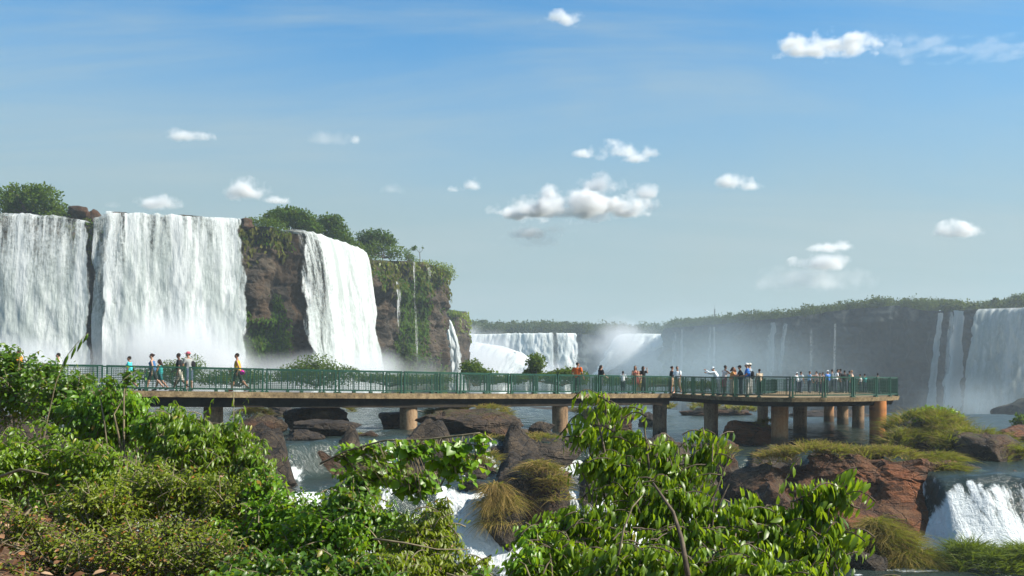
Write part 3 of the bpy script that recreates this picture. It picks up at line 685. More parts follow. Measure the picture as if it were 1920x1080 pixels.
RK = [
 (500, 562, 761, 781, 80, 'rock', 'low black rock far upstream under the left part of the walkway', 0, .5),
 (532, 660, 760, 806, 64, 'rock_brown', 'big brown rock under the walkway, left of the first clear pillar', .3, 0),
 (556, 668, 786, 818, 57, 'rock', 'flat angular rock lying in front of the big brown rock under the walkway', 0, 0),
 (440, 532, 774, 818, 52, 'rock_brown', 'brown boulder with a straw coloured grass cap beside the leafy left bank', .5, 0),
 (540, 580, 798, 816, 52, 'rock', 'small dark rock in the rapids just right of the straw capped boulder', 0, 0),
 (708, 764, 772, 802, 60, 'rock_brown', 'rounded brown rock just left of the first clear pillar', .1, 0),
 (786, 968, 766, 822, 56, 'rock_brown', 'wide mound of dark rock topped with dry grass, right of the first clear pillar', .5, .4),
 (930, 976, 780, 818, 54, 'rock', 'dark knuckle of rock at the right end of the dry grass mound', 0, 0),
 (983, 1040, 790, 814, 62, 'rock', 'dark ridged rock in the open water left of the second clear pillar', 0, 0),
 (1084, 1196, 764, 806, 66, 'rock_brown', 'grassy dark rock behind the drooping shrub top', .6, 0),
 (1196, 1246, 772, 800, 64, 'rock', 'pointed black rock at the foot of the third pillar', 0, 0),
 (1356, 1470, 788, 832, 59, 'rock_red', 'flat orange-brown slab in the river between two thick pillars', .35, .4),
 (560, 648, 844, 916, 41, 'rock_brown', 'peaked brown boulder below the small left cascade', .05, 0),
 (498, 536, 876, 900, 40, 'rock', 'small dark stone in the foam beside the leafy left bank', 0, 0),
 (612, 704, 818, 868, 46.5, 'rock', 'black rock splitting the left cascade above the peaked boulder', 0, .2),
 (690, 860, 822, 872, 47.5, 'rock', 'long dark ledge under the vine with the heart shaped leaves', .2, .4),
 (848, 1090, 818, 900, 49, 'rock', 'broad layered black ledge with a brown top in front of the second clear pillar', .25, .5),
 (850, 934, 862, 918, 44, 'rock_brown', 'mossy brown rock under the left end of the broad black ledge', .4, 0),
 (700, 772, 880, 940, 42, 'rock', 'dark rock in white water behind the vine', 0, 0),
 (790, 880, 912, 1000, 39, 'rock_brown', 'brown rock left of the green chute', .2, 0),
 (906, 990, 880, 1040, 38, 'rock', 'dark upright rock right of the green chute, hung with straw grass', .3, .2),
 (978, 1066, 866, 1000, 38.5, 'rock_brown', 'brown rock tangled with dry vines behind the drooping shrub', .3, .2),
 (1096, 1200, 868, 946, 42, 'rock_red', 'rounded tan rock half hidden behind the middle of the drooping shrub', 0, 0),
 (1310, 1392, 842, 890, 47, 'rock_brown', 'brown rock left of the white cascade before the platform', .5, 0),
 (1360, 1476, 866, 968, 42, 'rock_brown', 'dark boulder below the white cascade before the platform', 0, 0),
 (1556, 1612, 1000, 1080, 36, 'rock', 'jagged black rock in the pool at the foot of the red rock', 0, 0),
 (1596, 1660, 1030, 1100, 35.5, 'rock', 'second jagged black rock, nearer the grass foot of the red rock', 0, 0),
 (1790, 1880, 870, 908, 42, 'rock', 'wet black rock at the lip of the right cascade', 0, .2),
 (1872, 1950, 880, 960, 40.5, 'rock', 'dark rock at the right edge beside the right cascade', .1, 0),
 (1688, 1752, 780, 800, 92, 'rock', 'low flat stones beyond the platform at the edge of the drop', 0, .3),
 (1852, 1960, 796, 826, 72, 'rock_red', 'reddish shelf of rock by the white rapids at the right edge', .1, .4),
 (960, 1110, 763, 780, 118, 'rock', 'far line of grey rocks glimpsed under the walkway by the second clear pillar', .1, .3),
 (1256, 1420, 763, 778, 112, 'rock_brown', 'far grassy bar glimpsed under the walkway below the waiting couple', .8, .3),
 (1450, 1640, 768, 790, 108, 'rock', 'far black rocks glimpsed between the platform pillars', .2, .3),
]
for k, (a, b, y0, y1, Y, m, lab, ms, bx) in enumerate(RK):
    rock(a, b, y0, y1, Y, m, lab, seed=k+3, sub=6 if (b-a)*(y1-y0) > 4000 else 5, moss=ms, boxy=bx)
rock(1410, 1862, 850, 1100, 41.5, 'rock_red', 'great rust-red block of rock with a grassy top below the platform', seed=91, sub=6, moss=.12, depth=7.0, boxy=.45, sink=.15, rough=.12, cuts=18)
rock(1664, 1830, 790, 890, 52.5, 'rock_brown', 'rocky core of the green grass mound right of the platform', seed=92, sub=5, moss=.7, depth=6)
rock(1770, 1930, 806, 900, 47.5, 'rock_brown', 'rocky core of the brown grass mound above the right cascade', seed=93, sub=5, moss=.5, depth=5)
rock(1862, 1990, 745, 830, 205, 'rock', 'dark blurred rock mound rising in the mist at the foot of the right-edge falls', seed=94, sub=5, moss=.5, depth=14)

rs = np.random.default_rng(77); n_ = 0
while n_ < 46:
    x_ = rs.uniform(-12, 15); y_ = rs.uniform(-9.5, 5)+float(np.interp(x_, E1X, E1Y)); z_ = float(zwater(np.array([x_]), np.array([y_]))[0][0]); s_ = rs.uniform(.35, 1.1)
    W, T, top = rock_mesh(s_*1.5, s_*1.1, s_*.8, 500+n_, 4, moss=.1); mb = MB(); mb.add(W, T, top)
    o = mb.build('rock', M[('rock', 'rock', 'rock_brown')[n_ % 3]], loc=(x_, y_, z_+s_*.08)); tag(o, 'small stone breaking the surface of the rapids below the walkway', 'rock', 'small stones in the rapids'); n_ += 1

rock(1480, 1700, 950, 1120, 38.5, 'rock_red', 'lower reddish foot of the great rock, half hidden by shrub leaves', seed=191, sub=6, moss=.15, depth=4.0, boxy=.35, rough=.11, cuts=16)
rock(1380, 1500, 900, 1000, 40.5, 'rock_brown', 'brown shoulder of rock at the left end of the great rust-red block', seed=192, sub=6, moss=.3, depth=3.5, boxy=.3, rough=.11)
def grass(label, lobes, mat, n, hgt, seed, lean=(0, 0), wid=.014, sprd=.6, droop=.5, cat='grass tuft', depth=.6, name='grass_tuft'):
    """lobes: (px, py, half width px, height of ground lobe px, Y): blades rooted over the lobe"""
    rs = np.random.default_rng(seed); mb = MB(); wts = np.array([l[2] for l in lobes], float); wts /= wts.sum()
    o0 = np.array(P(*lobes[0][:2], lobes[0][4]))
    for (px, py, rx, ry, Y), w in zip(lobes, wts):
        m = int(n*w); a = rs.uniform(0, 2*math.pi, m); r_ = np.sqrt(rs.uniform(0, 1, m))
        c = np.array(P(px, py, Y)); sx, sz = rx*Y/F, ry*Y/F
        clump = rs.normal(size=(max(3, m//45), 3)); cid = rs.integers(0, len(clump), m)
        ca = rs.uniform(0, 2*math.pi, len(clump)); cr = np.sqrt(rs.uniform(0, 1, len(clump)))
        bx = cr[cid]*np.cos(ca[cid])*sx+rs.normal(0, .12, m); by = cr[cid]*np.sin(ca[cid])*sx*depth+rs.normal(0, .12, m)
        rr = np.clip(np.hypot(bx/sx, by/(sx*depth)), 0, 1.1)
        bz = sz*np.sqrt(np.clip(1.2-rr**2, 0, 1.2))-sz*.45
        B = c+np.stack([bx, by, bz], 1)
        h = hgt*rs.uniform(.5, 1.15, m)*(.75+.5*rs.uniform(0, 1, len(clump)))[cid]
        dirn = np.stack([rs.normal(0, sprd, m)+clump[cid, 0]*.25+lean[0]+bx/sx*.5, rs.normal(0, sprd, m)+clump[cid, 1]*.25+lean[1]+by/sx*.4, np.ones(m)], 1)
        dirn /= np.linalg.norm(dirn, axis=1)[:, None]
        side = np.cross(dirn, rs.normal(size=(m, 3))); side /= np.linalg.norm(side, axis=1)[:, None]
        tt = np.array([0, .4, .75, 1.0]); ww = np.array([1, .85, .5, .05])*wid
        hor = dirn.copy(); hor[:, 2] = 0
        pts = B[:, None]+dirn[:, None]*(h[:, None]*tt[None])[..., None]+(hor*1.1+np.array([0, 0, -droop]))[:, None]*(h[:, None]*(tt**2.2)[None]*.55)[..., None]
        Lf = pts-side[:, None]*ww[None, :, None]; Rt = pts+side[:, None]*ww[None, :, None]
        V = np.stack([Lf, Rt], 2).reshape(m, 8, 3)
        fq = np.array([(0, 1, 3, 2), (2, 3, 5, 4), (4, 5, 7, 6)])
        col = np.clip(rs.uniform(0, 1, m)*.6+.4*rs.uniform(0, 1, len(clump))[cid], 0, 1)
        mb.add(V.reshape(-1, 3)-o0, (np.arange(m)[:, None, None]*8+fq[None]).reshape(-1, 4), np.repeat(col, 8))
    o = mb.build(name, M[mat], loc=o0); tag(o, label, cat, 'grass tufts on the rocks'); return o
grass('green and straw grass covering the rounded mound right of the platform', [(1738, 806, 78, 44, 52), (1700, 836, 46, 34, 51), (1776, 834, 60, 40, 50.5)], 'grass_mix', 5200, .75, 1)
grass('brownish grass over the mound above the right cascade', [(1828, 838, 62, 42, 48), (1880, 866, 52, 34, 46.5), (1792, 846, 40, 36, 47.5)], 'grass_mix', 4200, .7, 2, lean=(.2, -.3))
grass('green grass hanging down the right shoulder of the red rock', [(1752, 868, 50, 22, 43), (1776, 892, 28, 30, 41)], 'grass_mix', 2200, .62, 3, lean=(.3, -.4), droop=1.0)
grass('straw coloured grass along the top left of the red rock', [(1520, 852, 70, 18, 42), (1466, 862, 40, 16, 42), (1590, 854, 54, 16, 42)], 'grass_dry', 3400, .5, 4)
grass('short dry grass on the top edge at the middle of the red rock', [(1664, 856, 52, 16, 42)], 'grass_dry', 1800, .45, 5)
grass('big tuft of long yellow-green grass at the foot of the red rock', [(1668, 1030, 40, 44, 36.6), (1716, 1064, 50, 34, 36.2), (1640, 1000, 22, 26, 36.8)], 'grass_mix', 4200, 1.0, 6, lean=(0, -.5), droop=1.2)
grass('bright green grass in the bottom right corner under the cascade', [(1868, 1072, 78, 40, 35.2), (1812, 1058, 44, 44, 35.8), (1930, 1062, 50, 40, 35)], 'grass_green', 4200, .8, 7, lean=(0, -.2))
grass('straw cap hanging over the boulder beside the leafy left bank', [(474, 780, 36, 20, 52)], 'grass_dry', 900, .5, 8, lean=(0, -.4), droop=1)
grass('dry grass fringe on the big brown rock under the walkway', [(626, 768, 32, 10, 63.5), (582, 782, 40, 8, 62)], 'grass_mix', 1000, .5, 9, droop=.8)
grass('dry grass crest along the wide dark mound right of the first clear pillar', [(840, 778, 44, 14, 55.5), (900, 772, 54, 14, 56), (940, 782, 26, 12, 55)], 'grass_dry', 2400, .55, 10, lean=(0, -.3), droop=.9)
grass('grass crest on the rock behind the drooping shrub top', [(1126, 776, 48, 14, 65), (1104, 788, 24, 16, 64)], 'grass_mix', 1000, .6, 11)
grass('long straw grass hanging down the upright rock beside the green chute', [(944, 960, 32, 46, 37), (930, 930, 22, 30, 37.2)], 'grass_dry', 1700, .85, 12, lean=(0, -.6), droop=1.8)
grass('dry tangle of vine and grass on the brown rock behind the drooping shrub', [(1012, 886, 32, 24, 37.5), (1040, 920, 26, 36, 37.5)], 'grass_dry', 1500, .55, 13, droop=1.2, sprd=.9)
grass('dull grass tuft over the end of the broad black ledge', [(880, 872, 44, 20, 44), (920, 868, 22, 26, 46)], 'grass_mix', 1100, .45, 14, droop=1)
grass('green strip of grass on the far bar under the walkway', [(1310, 766, 70, 7, 112), (1400, 770, 30, 6, 110)], 'grass_mix', 1200, .8, 15, wid=.04)
grass('dry tuft on the flat orange-brown slab between the pillars', [(1440, 796, 26, 10, 59)], 'grass_mix', 400, .35, 16)
grass('low grass at the left shoulder of the dark boulder', [(1356, 850, 30, 14, 46)], 'grass_mix', 600, .4, 17)
grass('straw fringe of grass on the black rock splitting the left cascade', [(660, 822, 34, 10, 46.5), (620, 834, 18, 10, 46)], 'grass_dry', 900, .45, 18, lean=(0, -.3), droop=1)
grass('dry grass growing along the brown top of the broad black ledge', [(1000, 822, 50, 9, 49.5), (930, 826, 40, 9, 49)], 'grass_dry', 1300, .4, 19, lean=(0, -.3), droop=.8)
grass('olive grass cushion on the rounded tan rock behind the drooping shrub', [(1150, 874, 40, 14, 42)], 'grass_mix', 800, .45, 20, droop=.9)
# driftwood by the first clear pillar
mb = MB(); A = P(770, 768, 57)
mb.tube([(-.25, 0, -.05), (.1, 0, .0), (.5, .1, -.08), (.9, .1, -.12)], [.05, .06, .045, .02], 6); mb.tube([(.1, 0, 0), (-.1, .1, .14), (-.3, .1, .16)], [.04, .03, .012], 5)
M['drift'] = mat_plain('bleached_wood', (.55, .5, .44), .8, .15, 12)
tag(mb.build('driftwood', M['drift'], loc=A), 'bleached forked driftwood caught beside the first clear pillar', 'driftwood')
# ---------------------------------------------------------------- leaves
def norm(a): return a/(np.linalg.norm(a, axis=-1, keepdims=True)+1e-9)
LT = np.array([0, .34, .7, 1.0]); 
def add_leaves(mb, base, axis, nrm, ln, wd, rnd, curl=.25, fold=.25, shape=(.86, .72)):
    """one blade per row: base, long axis, face normal, length, width; folded on the midrib, tip curling down"""
    n = len(base); axis = norm(axis); sd = norm(np.cross(axis, nrm)); up = np.cross(sd, axis)
    ln = np.broadcast_to(ln, (n,)); wd = np.broadcast_to(wd, (n,))
    def pt(t, s_, w):
        dn = curl*t*t
        return base+axis*(ln*t*(1-.25*curl*t))[:, None]-up*(ln*dn)[:, None]+sd*(wd*.5*w*s_)[:, None]+up*(wd*.5*w*fold*abs(s_))[:, None]
    V = np.stack([pt(0, 0, 0), pt(.34, -1, shape[0]), pt(.34, 0, 0), pt(.34, 1, shape[0]), pt(.7, -1, shape[1]), pt(.7, 0, 0), pt(.7, 1, shape[1]), pt(1, 0, 0)], 1)
    q = np.array([(1, 2, 5, 4), (2, 3, 6, 5)]); t = np.array([(0, 2, 1), (0, 3, 2), (4, 5, 7), (5, 6, 7)])
    off = np.arange(n)[:, None, None]*8
    mb.add(V.reshape(-1, 3), [(off+q).reshape(-1, 4), (off+t).reshape(-1, 3)], np.repeat(rnd, 8))

def bush(name, label, lobes, n_tw, n_lf, ll, lw, mat, seed, cat='bush', droop=.6, tw=.45, curl=.25, pair=True, stem='stem', shape=(.86, .72), depth=.8, spread=.9, group='leafy bushes on the near bank', stems=9, yel=0.0, shell=.55, rootdrop=None, up=.35, leafpart='foliage', runner=None):
    """lobes: (px, py, rx, ry, Y) ellipsoids holding the twig tips; root on the bank below"""
    rs = np.random.default_rng(seed)
    area = np.array([l[2]*l[3] for l in lobes], float); area /= area.sum()
    Yc = float(np.dot(area, [l[4] for l in lobes])); pxc = float(np.dot(area, [l[0] for l in lobes]))
    Xc = (pxc-CX)/F*Yc; root = np.array([Xc, Yc, float(zbank(np.array([Xc]), np.array([Yc]))[()] if np.ndim(Xc) else zbank(np.array([Xc]), np.array([Yc]))[0])-.05])
    lb = MB(); sb = MB()
    Bs, As, Ns, Ls, Ws, Rs_ = [], [], [], [], [], []
    heads = []
    for (px, py, rx, ry, Y), w in zip(lobes, area):
        m = max(1, int(n_tw*w)); c = np.array(P(px, py, Y)); S = np.array([rx*Y/F, min(rx, ry)*Y/F*depth, ry*Y/F])
        u = norm(rs.normal(size=(m, 3))); r_ = rs.uniform(0, 1, m)**shell
        lump = 1+.22*fbm(u*1.9+seed, 3)
        tip = c+u*S*(r_*lump)[:, None]
        org = c-np.array([0, 0, S[2]*.8])
        gd = norm((tip-org)*.8+rs.normal(0, .35, (m, 3))*S+np.array([0, 0, up])*S[2])
        tl = tw*rs.uniform(.6, 1.3, m)
        k = np.linspace(0, 1, n_lf)
        # twig: rises then arches over
        hang = np.array([0, 0, -1.])*(droop*.55)
        pts = tip[:, None]+gd[:, None]*((k-1)[None]*tl[:, None])[..., None]+hang[None, None]*((k**2)[None]*tl[:, None])[..., None]
        tdir = norm(np.gradient(pts, axis=1))
        sd = norm(np.cross(tdir, np.array([0, 0, 1.])+rs.normal(0, .25, (m, 1, 3))))
        sg = np.where(np.arange(n_lf) % 2, 1., -1.)[None, :, None]
        ax = norm(tdir*.45+sd*sg*spread+np.array([0, 0, -1.])*droop*(.8+.5*rs.uniform(0, 1, (m, n_lf, 1)))+rs.normal(0, .28, (m, n_lf, 3)))
        nn_ = norm(np.array([.6, -.22, .8])+.45*sd*sg+rs.normal(0, .4, (m, n_lf, 3)))   # blades turn to the light
        sz = (1-.35*np.abs(k-.45)*1.6)[None]*rs.uniform(.5, 1.3, (m, n_lf))
        tone = np.clip(.5+.30*fbm(tip*2.2, 2)[:, None]*1.6+rs.normal(0, .17, (m, n_lf)), 0, .84)
        tone = np.where(rs.uniform(0, 1, (m, n_lf)) < yel, 1.0, tone)
        Bs.append(pts.reshape(-1, 3)); As.append(ax.reshape(-1, 3)); Ns.append(nn_.reshape(-1, 3)); Ls.append((sz*ll).ravel()); Ws.append((sz*lw).ravel()); Rs_.append(tone.ravel())
        for i in range(m):
            if i % 2 == 0: sb.tube(pts[i, ::max(1, n_lf//4)], np.linspace(.006, .002, len(pts[i, ::max(1, n_lf//4)])), 3, cap=False)
        if runner is not None:
            for i in range(m):
                j = int(np.argmin(np.linalg.norm(runner-pts[i, 0], axis=1))); sb.tube(np.stack([runner[j], (runner[j]+pts[i, 0])/2+np.array([0, 0, .01]), pts[i, 0]]), .0022, 3, cap=False)
        ns = 0 if stems == 0 else max(1, int(stems*w+.5))
        for i in rs.integers(0, m, ns):
            e = pts[i, 0]; mid = root*.45+e*.55+rs.normal(0, .12, 3)*S; mid[2] = max(mid[2], root[2]+.1)
            q_ = np.stack([root+rs.normal(0, .08, 3)*np.array([1, 1, 0]), root*.7+mid*.3+rs.normal(0, .05, 3), mid, mid*.4+e*.6+rs.normal(0, .04, 3), e])
            sb.tube(q_, np.array([.018, .015, .011, .008, .005])*(Yc/8)**.5, 5, cap=False)
    B = np.concatenate(Bs)-root; 
    add_leaves(lb, B, np.concatenate(As), np.concatenate(Ns), np.concatenate(Ls), np.concatenate(Ws), np.concatenate(Rs_), curl, .25, shape)
    if runner is not None: sb.tube(runner, .006, 5)
    sb.v = [v-root for v in sb.v]
    e_ = empty(name, root); tag(e_, label, cat, group)
    lb.build(leafpart, M[mat], e_); sb.build('stems', M[stem], e_)
    return e_
G1 = 'leafy bushes on the near bank'
def dense_run(p_):
    a = np.array([P(*x) for x in p_]); t_ = np.linspace(0, len(a)-1, 40); return np.stack([np.interp(t_, range(len(a)), a[:, k]) for k in range(3)], 1)
def B(label, lobes, n, nl, ll, lw, mat, seed, **k): return bush(k.pop('name', 'bush'), label, lobes, n, nl, ll, lw, mat, seed, **k)
B('dark leafy bush rising highest at the left edge, before the broadest waterfall', [(40, 705, 90, 76, 11.5), (118, 728, 90, 62, 11), (20, 652, 44, 34, 11.5), (-60, 710, 90, 80, 11.5), (90, 676, 40, 32, 11.2), (150, 700, 34, 26, 11)], 820, 9, .075, .042, 'leaf_dark', 101, tw=.32, droop=.5, yel=.01)
B('bush with hanging pointed leaves covering the left end of the walkway', [(226, 752, 80, 62, 10.5), (300, 778, 62, 52, 10), (176, 752, 90, 60, 10.5), (330, 764, 34, 28, 10), (210, 710, 30, 24, 10.5)], 800, 10, .088, .036, 'leaf_vine', 102, tw=.32, droop=1.0, yel=.01)
B('bright bush with narrow drooping leaves under the left walkway edge', [(350, 810, 84, 62, 9.5), (420, 806, 66, 46, 9.8), (470, 840, 48, 48, 9.6), (370, 772, 34, 24, 9.6), (440, 772, 26, 22, 9.7), (330, 750, 26, 24, 9.7)], 860, 11, .088, .028, 'leaf_shrub', 103, tw=.32, droop=1.0, yel=.02)
B('feathery dark green bush at the left edge below the highest bush', [(60, 830, 120, 70, 8.5), (170, 850, 110, 66, 8.5), (-40, 860, 110, 90, 8.3)], 760, 11, .066, .026, 'leaf_shrub', 104, tw=.3, droop=.8, yel=.02)
B('olive green thicket of small leaves in the middle of the left bank', [(300, 905, 130, 66, 7.4), (180, 935, 110, 60, 7.2), (420, 920, 90, 66, 7.4)], 1150, 10, .048, .019, 'leaf_olive', 105, tw=.24, droop=.5, yel=.05, stems=26)
B('brown twiggy thicket with few small leaves in the bottom left', [(250, 1020, 150, 66, 6.0), (110, 1010, 90, 56, 6.2), (400, 1030, 110, 66, 6.0), (330, 980, 90, 40, 6.4), (40, 965, 70, 36, 6.2), (20, 1060, 70, 30, 5.8)], 1150, 8, .040, .017, 'leaf_olive', 106, tw=.22, droop=.3, yel=.10, stems=50)
B('dense bright green bush filling the bank under the peaked boulder', [(530, 950, 84, 66, 7), (600, 985, 110, 66, 6.6), (492, 890, 46, 46, 7.4), (450, 990, 80, 50, 7)], 1000, 10, .062, .030, 'leaf_vine', 107, tw=.26, droop=.6, yel=.015)
B('low broad-leaved bush at the bottom edge left of centre', [(520, 1060, 120, 60, 5.6), (640, 1060, 110, 56, 5.4), (420, 1090, 90, 50, 5.4), (720, 1080, 60, 40, 5.4)], 620, 9, .062, .032, 'leaf_dark', 108, tw=.22, droop=.5, yel=.02)
B('fine yellow-green bush with drooping tufts left of the green chute', [(790, 985, 80, 66, 6.2), (860, 1040, 74, 50, 6.0), (740, 1040, 90, 56, 5.8), (826, 930, 34, 36, 6.3), (900, 1080, 60, 36, 5.8)], 900, 11, .054, .018, 'leaf_olive', 109, tw=.24, droop=1.0, yel=.03)
B('dark glossy bush behind the vine, above the white water', [(676, 880, 50, 40, 7.2), (650, 930, 76, 50, 7.0), (730, 965, 80, 44, 7)], 480, 9, .066, .036, 'leaf_dark', 110, tw=.24, droop=.7, yel=.01, stems=4)
B('vine with broad heart shaped leaves trailing rightwards in front of the black ledge', [(700, 818, 50, 20, 6.3), (780, 820, 60, 22, 6.1), (860, 816, 46, 20, 6.0), (906, 800, 18, 20, 6.0), (850, 850, 60, 22, 6.1), (650, 826, 30, 20, 6.4), (716, 860, 60, 30, 6.6), (780, 880, 60, 30, 6.3)], 190, 6, .066, .056, 'leaf_vine', 111, name='vine', cat='vine', tw=.17, droop=.7, shape=(1.05, .62), curl=.12, yel=.01, stems=0, runner=dense_run([(600, 870, 6.4), (650, 845, 6.3), (720, 826, 6.2), (800, 824, 6.1), (900, 812, 6.0)]))
B('tall drooping shrub standing in front of the walkway', [(1112, 700, 26, 24, 6.8), (1160, 726, 26, 20, 6.8), (1096, 752, 36, 28, 6.8), (1170, 778, 60, 34, 6.8), (1140, 830, 84, 36, 6.7), (1326, 776, 30, 30, 6.9), (1318, 818, 36, 30, 6.9), (1250, 800, 40, 30, 6.8), (1280, 850, 70, 36, 6.8), (1240, 900, 130, 54, 6.6), (1100, 940, 116, 52, 6.5), (1340, 940, 100, 56, 6.6), (1200, 850, 60, 40, 6.8)], 640, 10, .090, .032, 'leaf_shrub', 112, name='shrub', cat='shrub', tw=.30, droop=1.35, yel=.006, curl=.35, stems=16, spread=.75, stem='bark')
B('wide leafy shrub at the bottom edge under the tall drooping shrub', [(1200, 1020, 150, 60, 6.0), (1360, 1030, 140, 64, 6.0), (1050, 1000, 90, 50, 6.1), (1480, 1040, 80, 60, 6.1), (1280, 970, 120, 40, 6.2)], 700, 10, .088, .033, 'leaf_shrub', 113, name='shrub', cat='shrub', tw=.30, droop=1.1, yel=.01, curl=.3, stems=12, spread=.8, stem='bark')
B('shrub branch with long glossy leaves reaching right across the red rock', [(1578, 866, 40, 18, 6.6), (1530, 892, 56, 24, 6.6), (1490, 920, 50, 30, 6.6), (1460, 956, 70, 36, 6.5), (1540, 985, 50, 44, 6.4), (1420, 900, 36, 34, 6.7), (1576, 940, 30, 20, 6.5)], 190, 11, .11, .040, 'leaf_shrub', 114, name='shrub', cat='shrub', tw=.32, droop=1.35, curl=.3, stems=8, spread=.75, stem='bark')
B('sparse sprig of leaves in the bottom centre over the white pool', [(905, 1052, 40, 26, 5.6), (985, 1020, 50, 40, 6.0), (1640, 1068, 40, 14, 6.2), (1000, 970, 40, 30, 6.2)], 110, 9, .070, .028, 'leaf_vine', 115, tw=.22, droop=.9, stems=4)
B('thin upright sprig poking above the railing at the left', [(240, 690, 12, 24, 10.2), (205, 700, 16, 14, 10.2), (256, 676, 7, 10, 10.2)], 26, 7, .068, .036, 'leaf_dark', 116, tw=.24, droop=.5, stems=1)
B('dark bank growth standing behind the olive thicket', [(230, 870, 220, 70, 11), (480, 930, 120, 70, 10), (60, 910, 160, 60, 10), (600, 950, 90, 40, 9.5), (400, 870, 90, 60, 11)], 900, 9, .085, .036, 'leaf_dark', 117, tw=.34, droop=.7, stems=10)
# dry pod stalk
def pods():
    a = P(100, 800, 9.5); root = Vector((a.x, 9.5, float(zbank(np.array([a.x]), np.array([9.5]))[0])))
    e_ = empty('pod_stalk', root); tag(e_, 'bent dry stalk with four hanging pods against the broadest waterfall', 'plant', G1)
    q_ = [P(70, 900, 9.5), P(86, 800, 9.5), P(104, 720, 9.5), P(122, 672, 9.5), P(142, 646, 9.5), P(166, 624, 9.5)]
    mb = MB(); mb.tube([Vector((0, 0, 0))]+[x-root for x in q_], [.008, .007, .006, .005, .004, .003, .002], 5); mb.build('stem', M['stem'], e_)
    for x, y, l in ((128, 663, 26), (142, 648, 24), (154, 636, 22), (165, 626, 16)):
        p_ = P(x, y, 9.5)-root; h = l/F*9.5; mb = MB()
        mb.tube([p_, p_+Vector((-.01, 0, -h*.3)), p_+Vector((-.03, 0, -h*.7)), p_+Vector((-.05, .01, -h*1.05))], [.003, .012, .011, .003], 6); mb.build('pod', M['leaf_dark'], e_)
pods()
# bare dry branches in the thickets
def branch(lab, pts, r, mat='stem'):
    o0 = np.array(P(*pts[0])); q_ = np.array([P(*x) for x in pts])-o0
    mb = MB(); mb.tube(q_, np.linspace(r, r*.4, len(q_)), 6); tag(mb.build('dry_branch', M[mat], loc=o0), lab, 'branch', 'dry branches among the bushes')
branch('pale dry branch leaning through the bottom of the fine yellow-green bush', [(700, 1010, 5.2), (760, 1018, 5.2), (820, 1030, 5.3), (880, 1030, 5.4)], .006)
branch('forked grey stem in the middle of the shrubs at the bottom centre-right', [(1290, 1080, 5.4), (1278, 1010, 5.5), (1262, 960, 5.6), (1224, 905, 5.7)], .016, 'bark')
branch('thin straight twig in the tall drooping shrub, left of the forked stem', [(1160, 1040, 5.3), (1170, 990, 5.4), (1186, 950, 5.4), (1204, 930, 5.5)], .007)
#branch('horizontal pale runner of the heart-leaved vine', [(640, 850, 6), (740, 826, 6), (820, 826, 6), (900, 820, 6)], .007)
branch('thin red-brown stick lying at the far left under the feathery bush', [(-20, 900, 6.4), (40, 880, 6.4), (90, 890, 6.3)], .012)

# leaf litter on the bank
rs = np.random.default_rng(5); mb = MB(); n = 5200
x = rs.uniform(-5.5, .5, n); y = rs.uniform(3.2, 9, n); z = zbank(x, y)+.10+rs.uniform(-.06, .05, n)
add_leaves(mb, np.stack([x, y, z], 1), rs.normal(size=(n, 3))*np.array([1, 1, .35]), np.stack([rs.normal(0, .5, n), rs.normal(0, .5, n), np.ones(n)], 1), rs.uniform(.04, .09, n), rs.uniform(.02, .045, n), rs.uniform(0, 1, n))
g = NT('dead_leaf'); M['dead'] = g.surf(g.pbsdf(g.ramp(g.attr(), [(0, (.05, .022, .010)), (.5, (.16, .075, .03)), (.85, (.30, .13, .05)), (.95, (.30, .2, .12))]), .7, None, .3))
tag(mb.build('leaf_litter', M['dead']), kind='stuff')

# ---------------------------------------------------------------- trees
def crown_leaves(mb, C, S, n, size, rs, shell=.5):
    u = norm(rs.normal(size=(n, 3))); r_ = rs.uniform(0, 1, n)**shell
    lump = 1+.3*fbm(u*2.2+C, 3); p_ = C+u*S*(r_*lump)[:, None]
    ax = norm(rs.normal(size=(n, 3))+u*.4); nn_ = norm(u*.7+rs.normal(size=(n, 3))*.7+np.array([0, 0, .4]))
    sz = size*rs.uniform(.5, 1.3, n)
    add_leaves(mb, p_, ax, nn_, sz, sz*.6, np.clip(.45+.35*fbm(p_/S.mean()*2.5, 2)*1.5+rs.normal(0, .15, n), 0, 1), .2)
def tree(label, px, ybase, Y, lobes, n, size, mat='leaf_tree', seed=0, cat='tree', name='tree', group='trees on the cliff top', trunk=True):
    """lobes: (px, py, rx, ry) in photo pixels at distance Y"""
    rs = np.random.default_rng(seed); root = np.array(P(px, ybase, Y)); mb = MB(); tb = MB()
    ar = np.array([l[2]*l[3] for l in lobes], float); ar /= ar.sum()
    for (x, y, rx, ry), w in zip(lobes, ar):
        S = np.array([rx, min(rx, ry)*1.1, ry])*Y/F; C = np.array(P(x, y, Y+rs.uniform(-1, 1)*rx*Y/F*.5))-root
        crown_leaves(mb, C, S, max(60, int(n*w)), size, rs)
        k = 3
        for i in range(k):
            e = C+rs.normal(0, .35, 3)*S; m_ = e*.5+np.array([0, 0, .1])*S[2]
            tb.tube(np.stack([np.zeros(3)+rs.normal(0, .05, 3), m_*.6+rs.normal(0, .1, 3), e]), np.array([.16, .1, .04])*max(.6, S[2]/3), 5, cap=False)
    e_ = empty(name, root); tag(e_, label, cat, group)
    mb.build('crown', M[mat], e_); tb.build('trunk', M['bark'], e_); return e_
tree('wide shrubby tree on the lip of the broadest waterfall at the left edge', 55, 408, 147, [(40, 374, 42, 28), (80, 372, 36, 26), (15, 380, 28, 30), (104, 392, 26, 18), (24, 350, 10, 8), (60, 395, 64, 16), (66, 358, 34, 16)], 5600, .46, 'leaf_bush', 201)
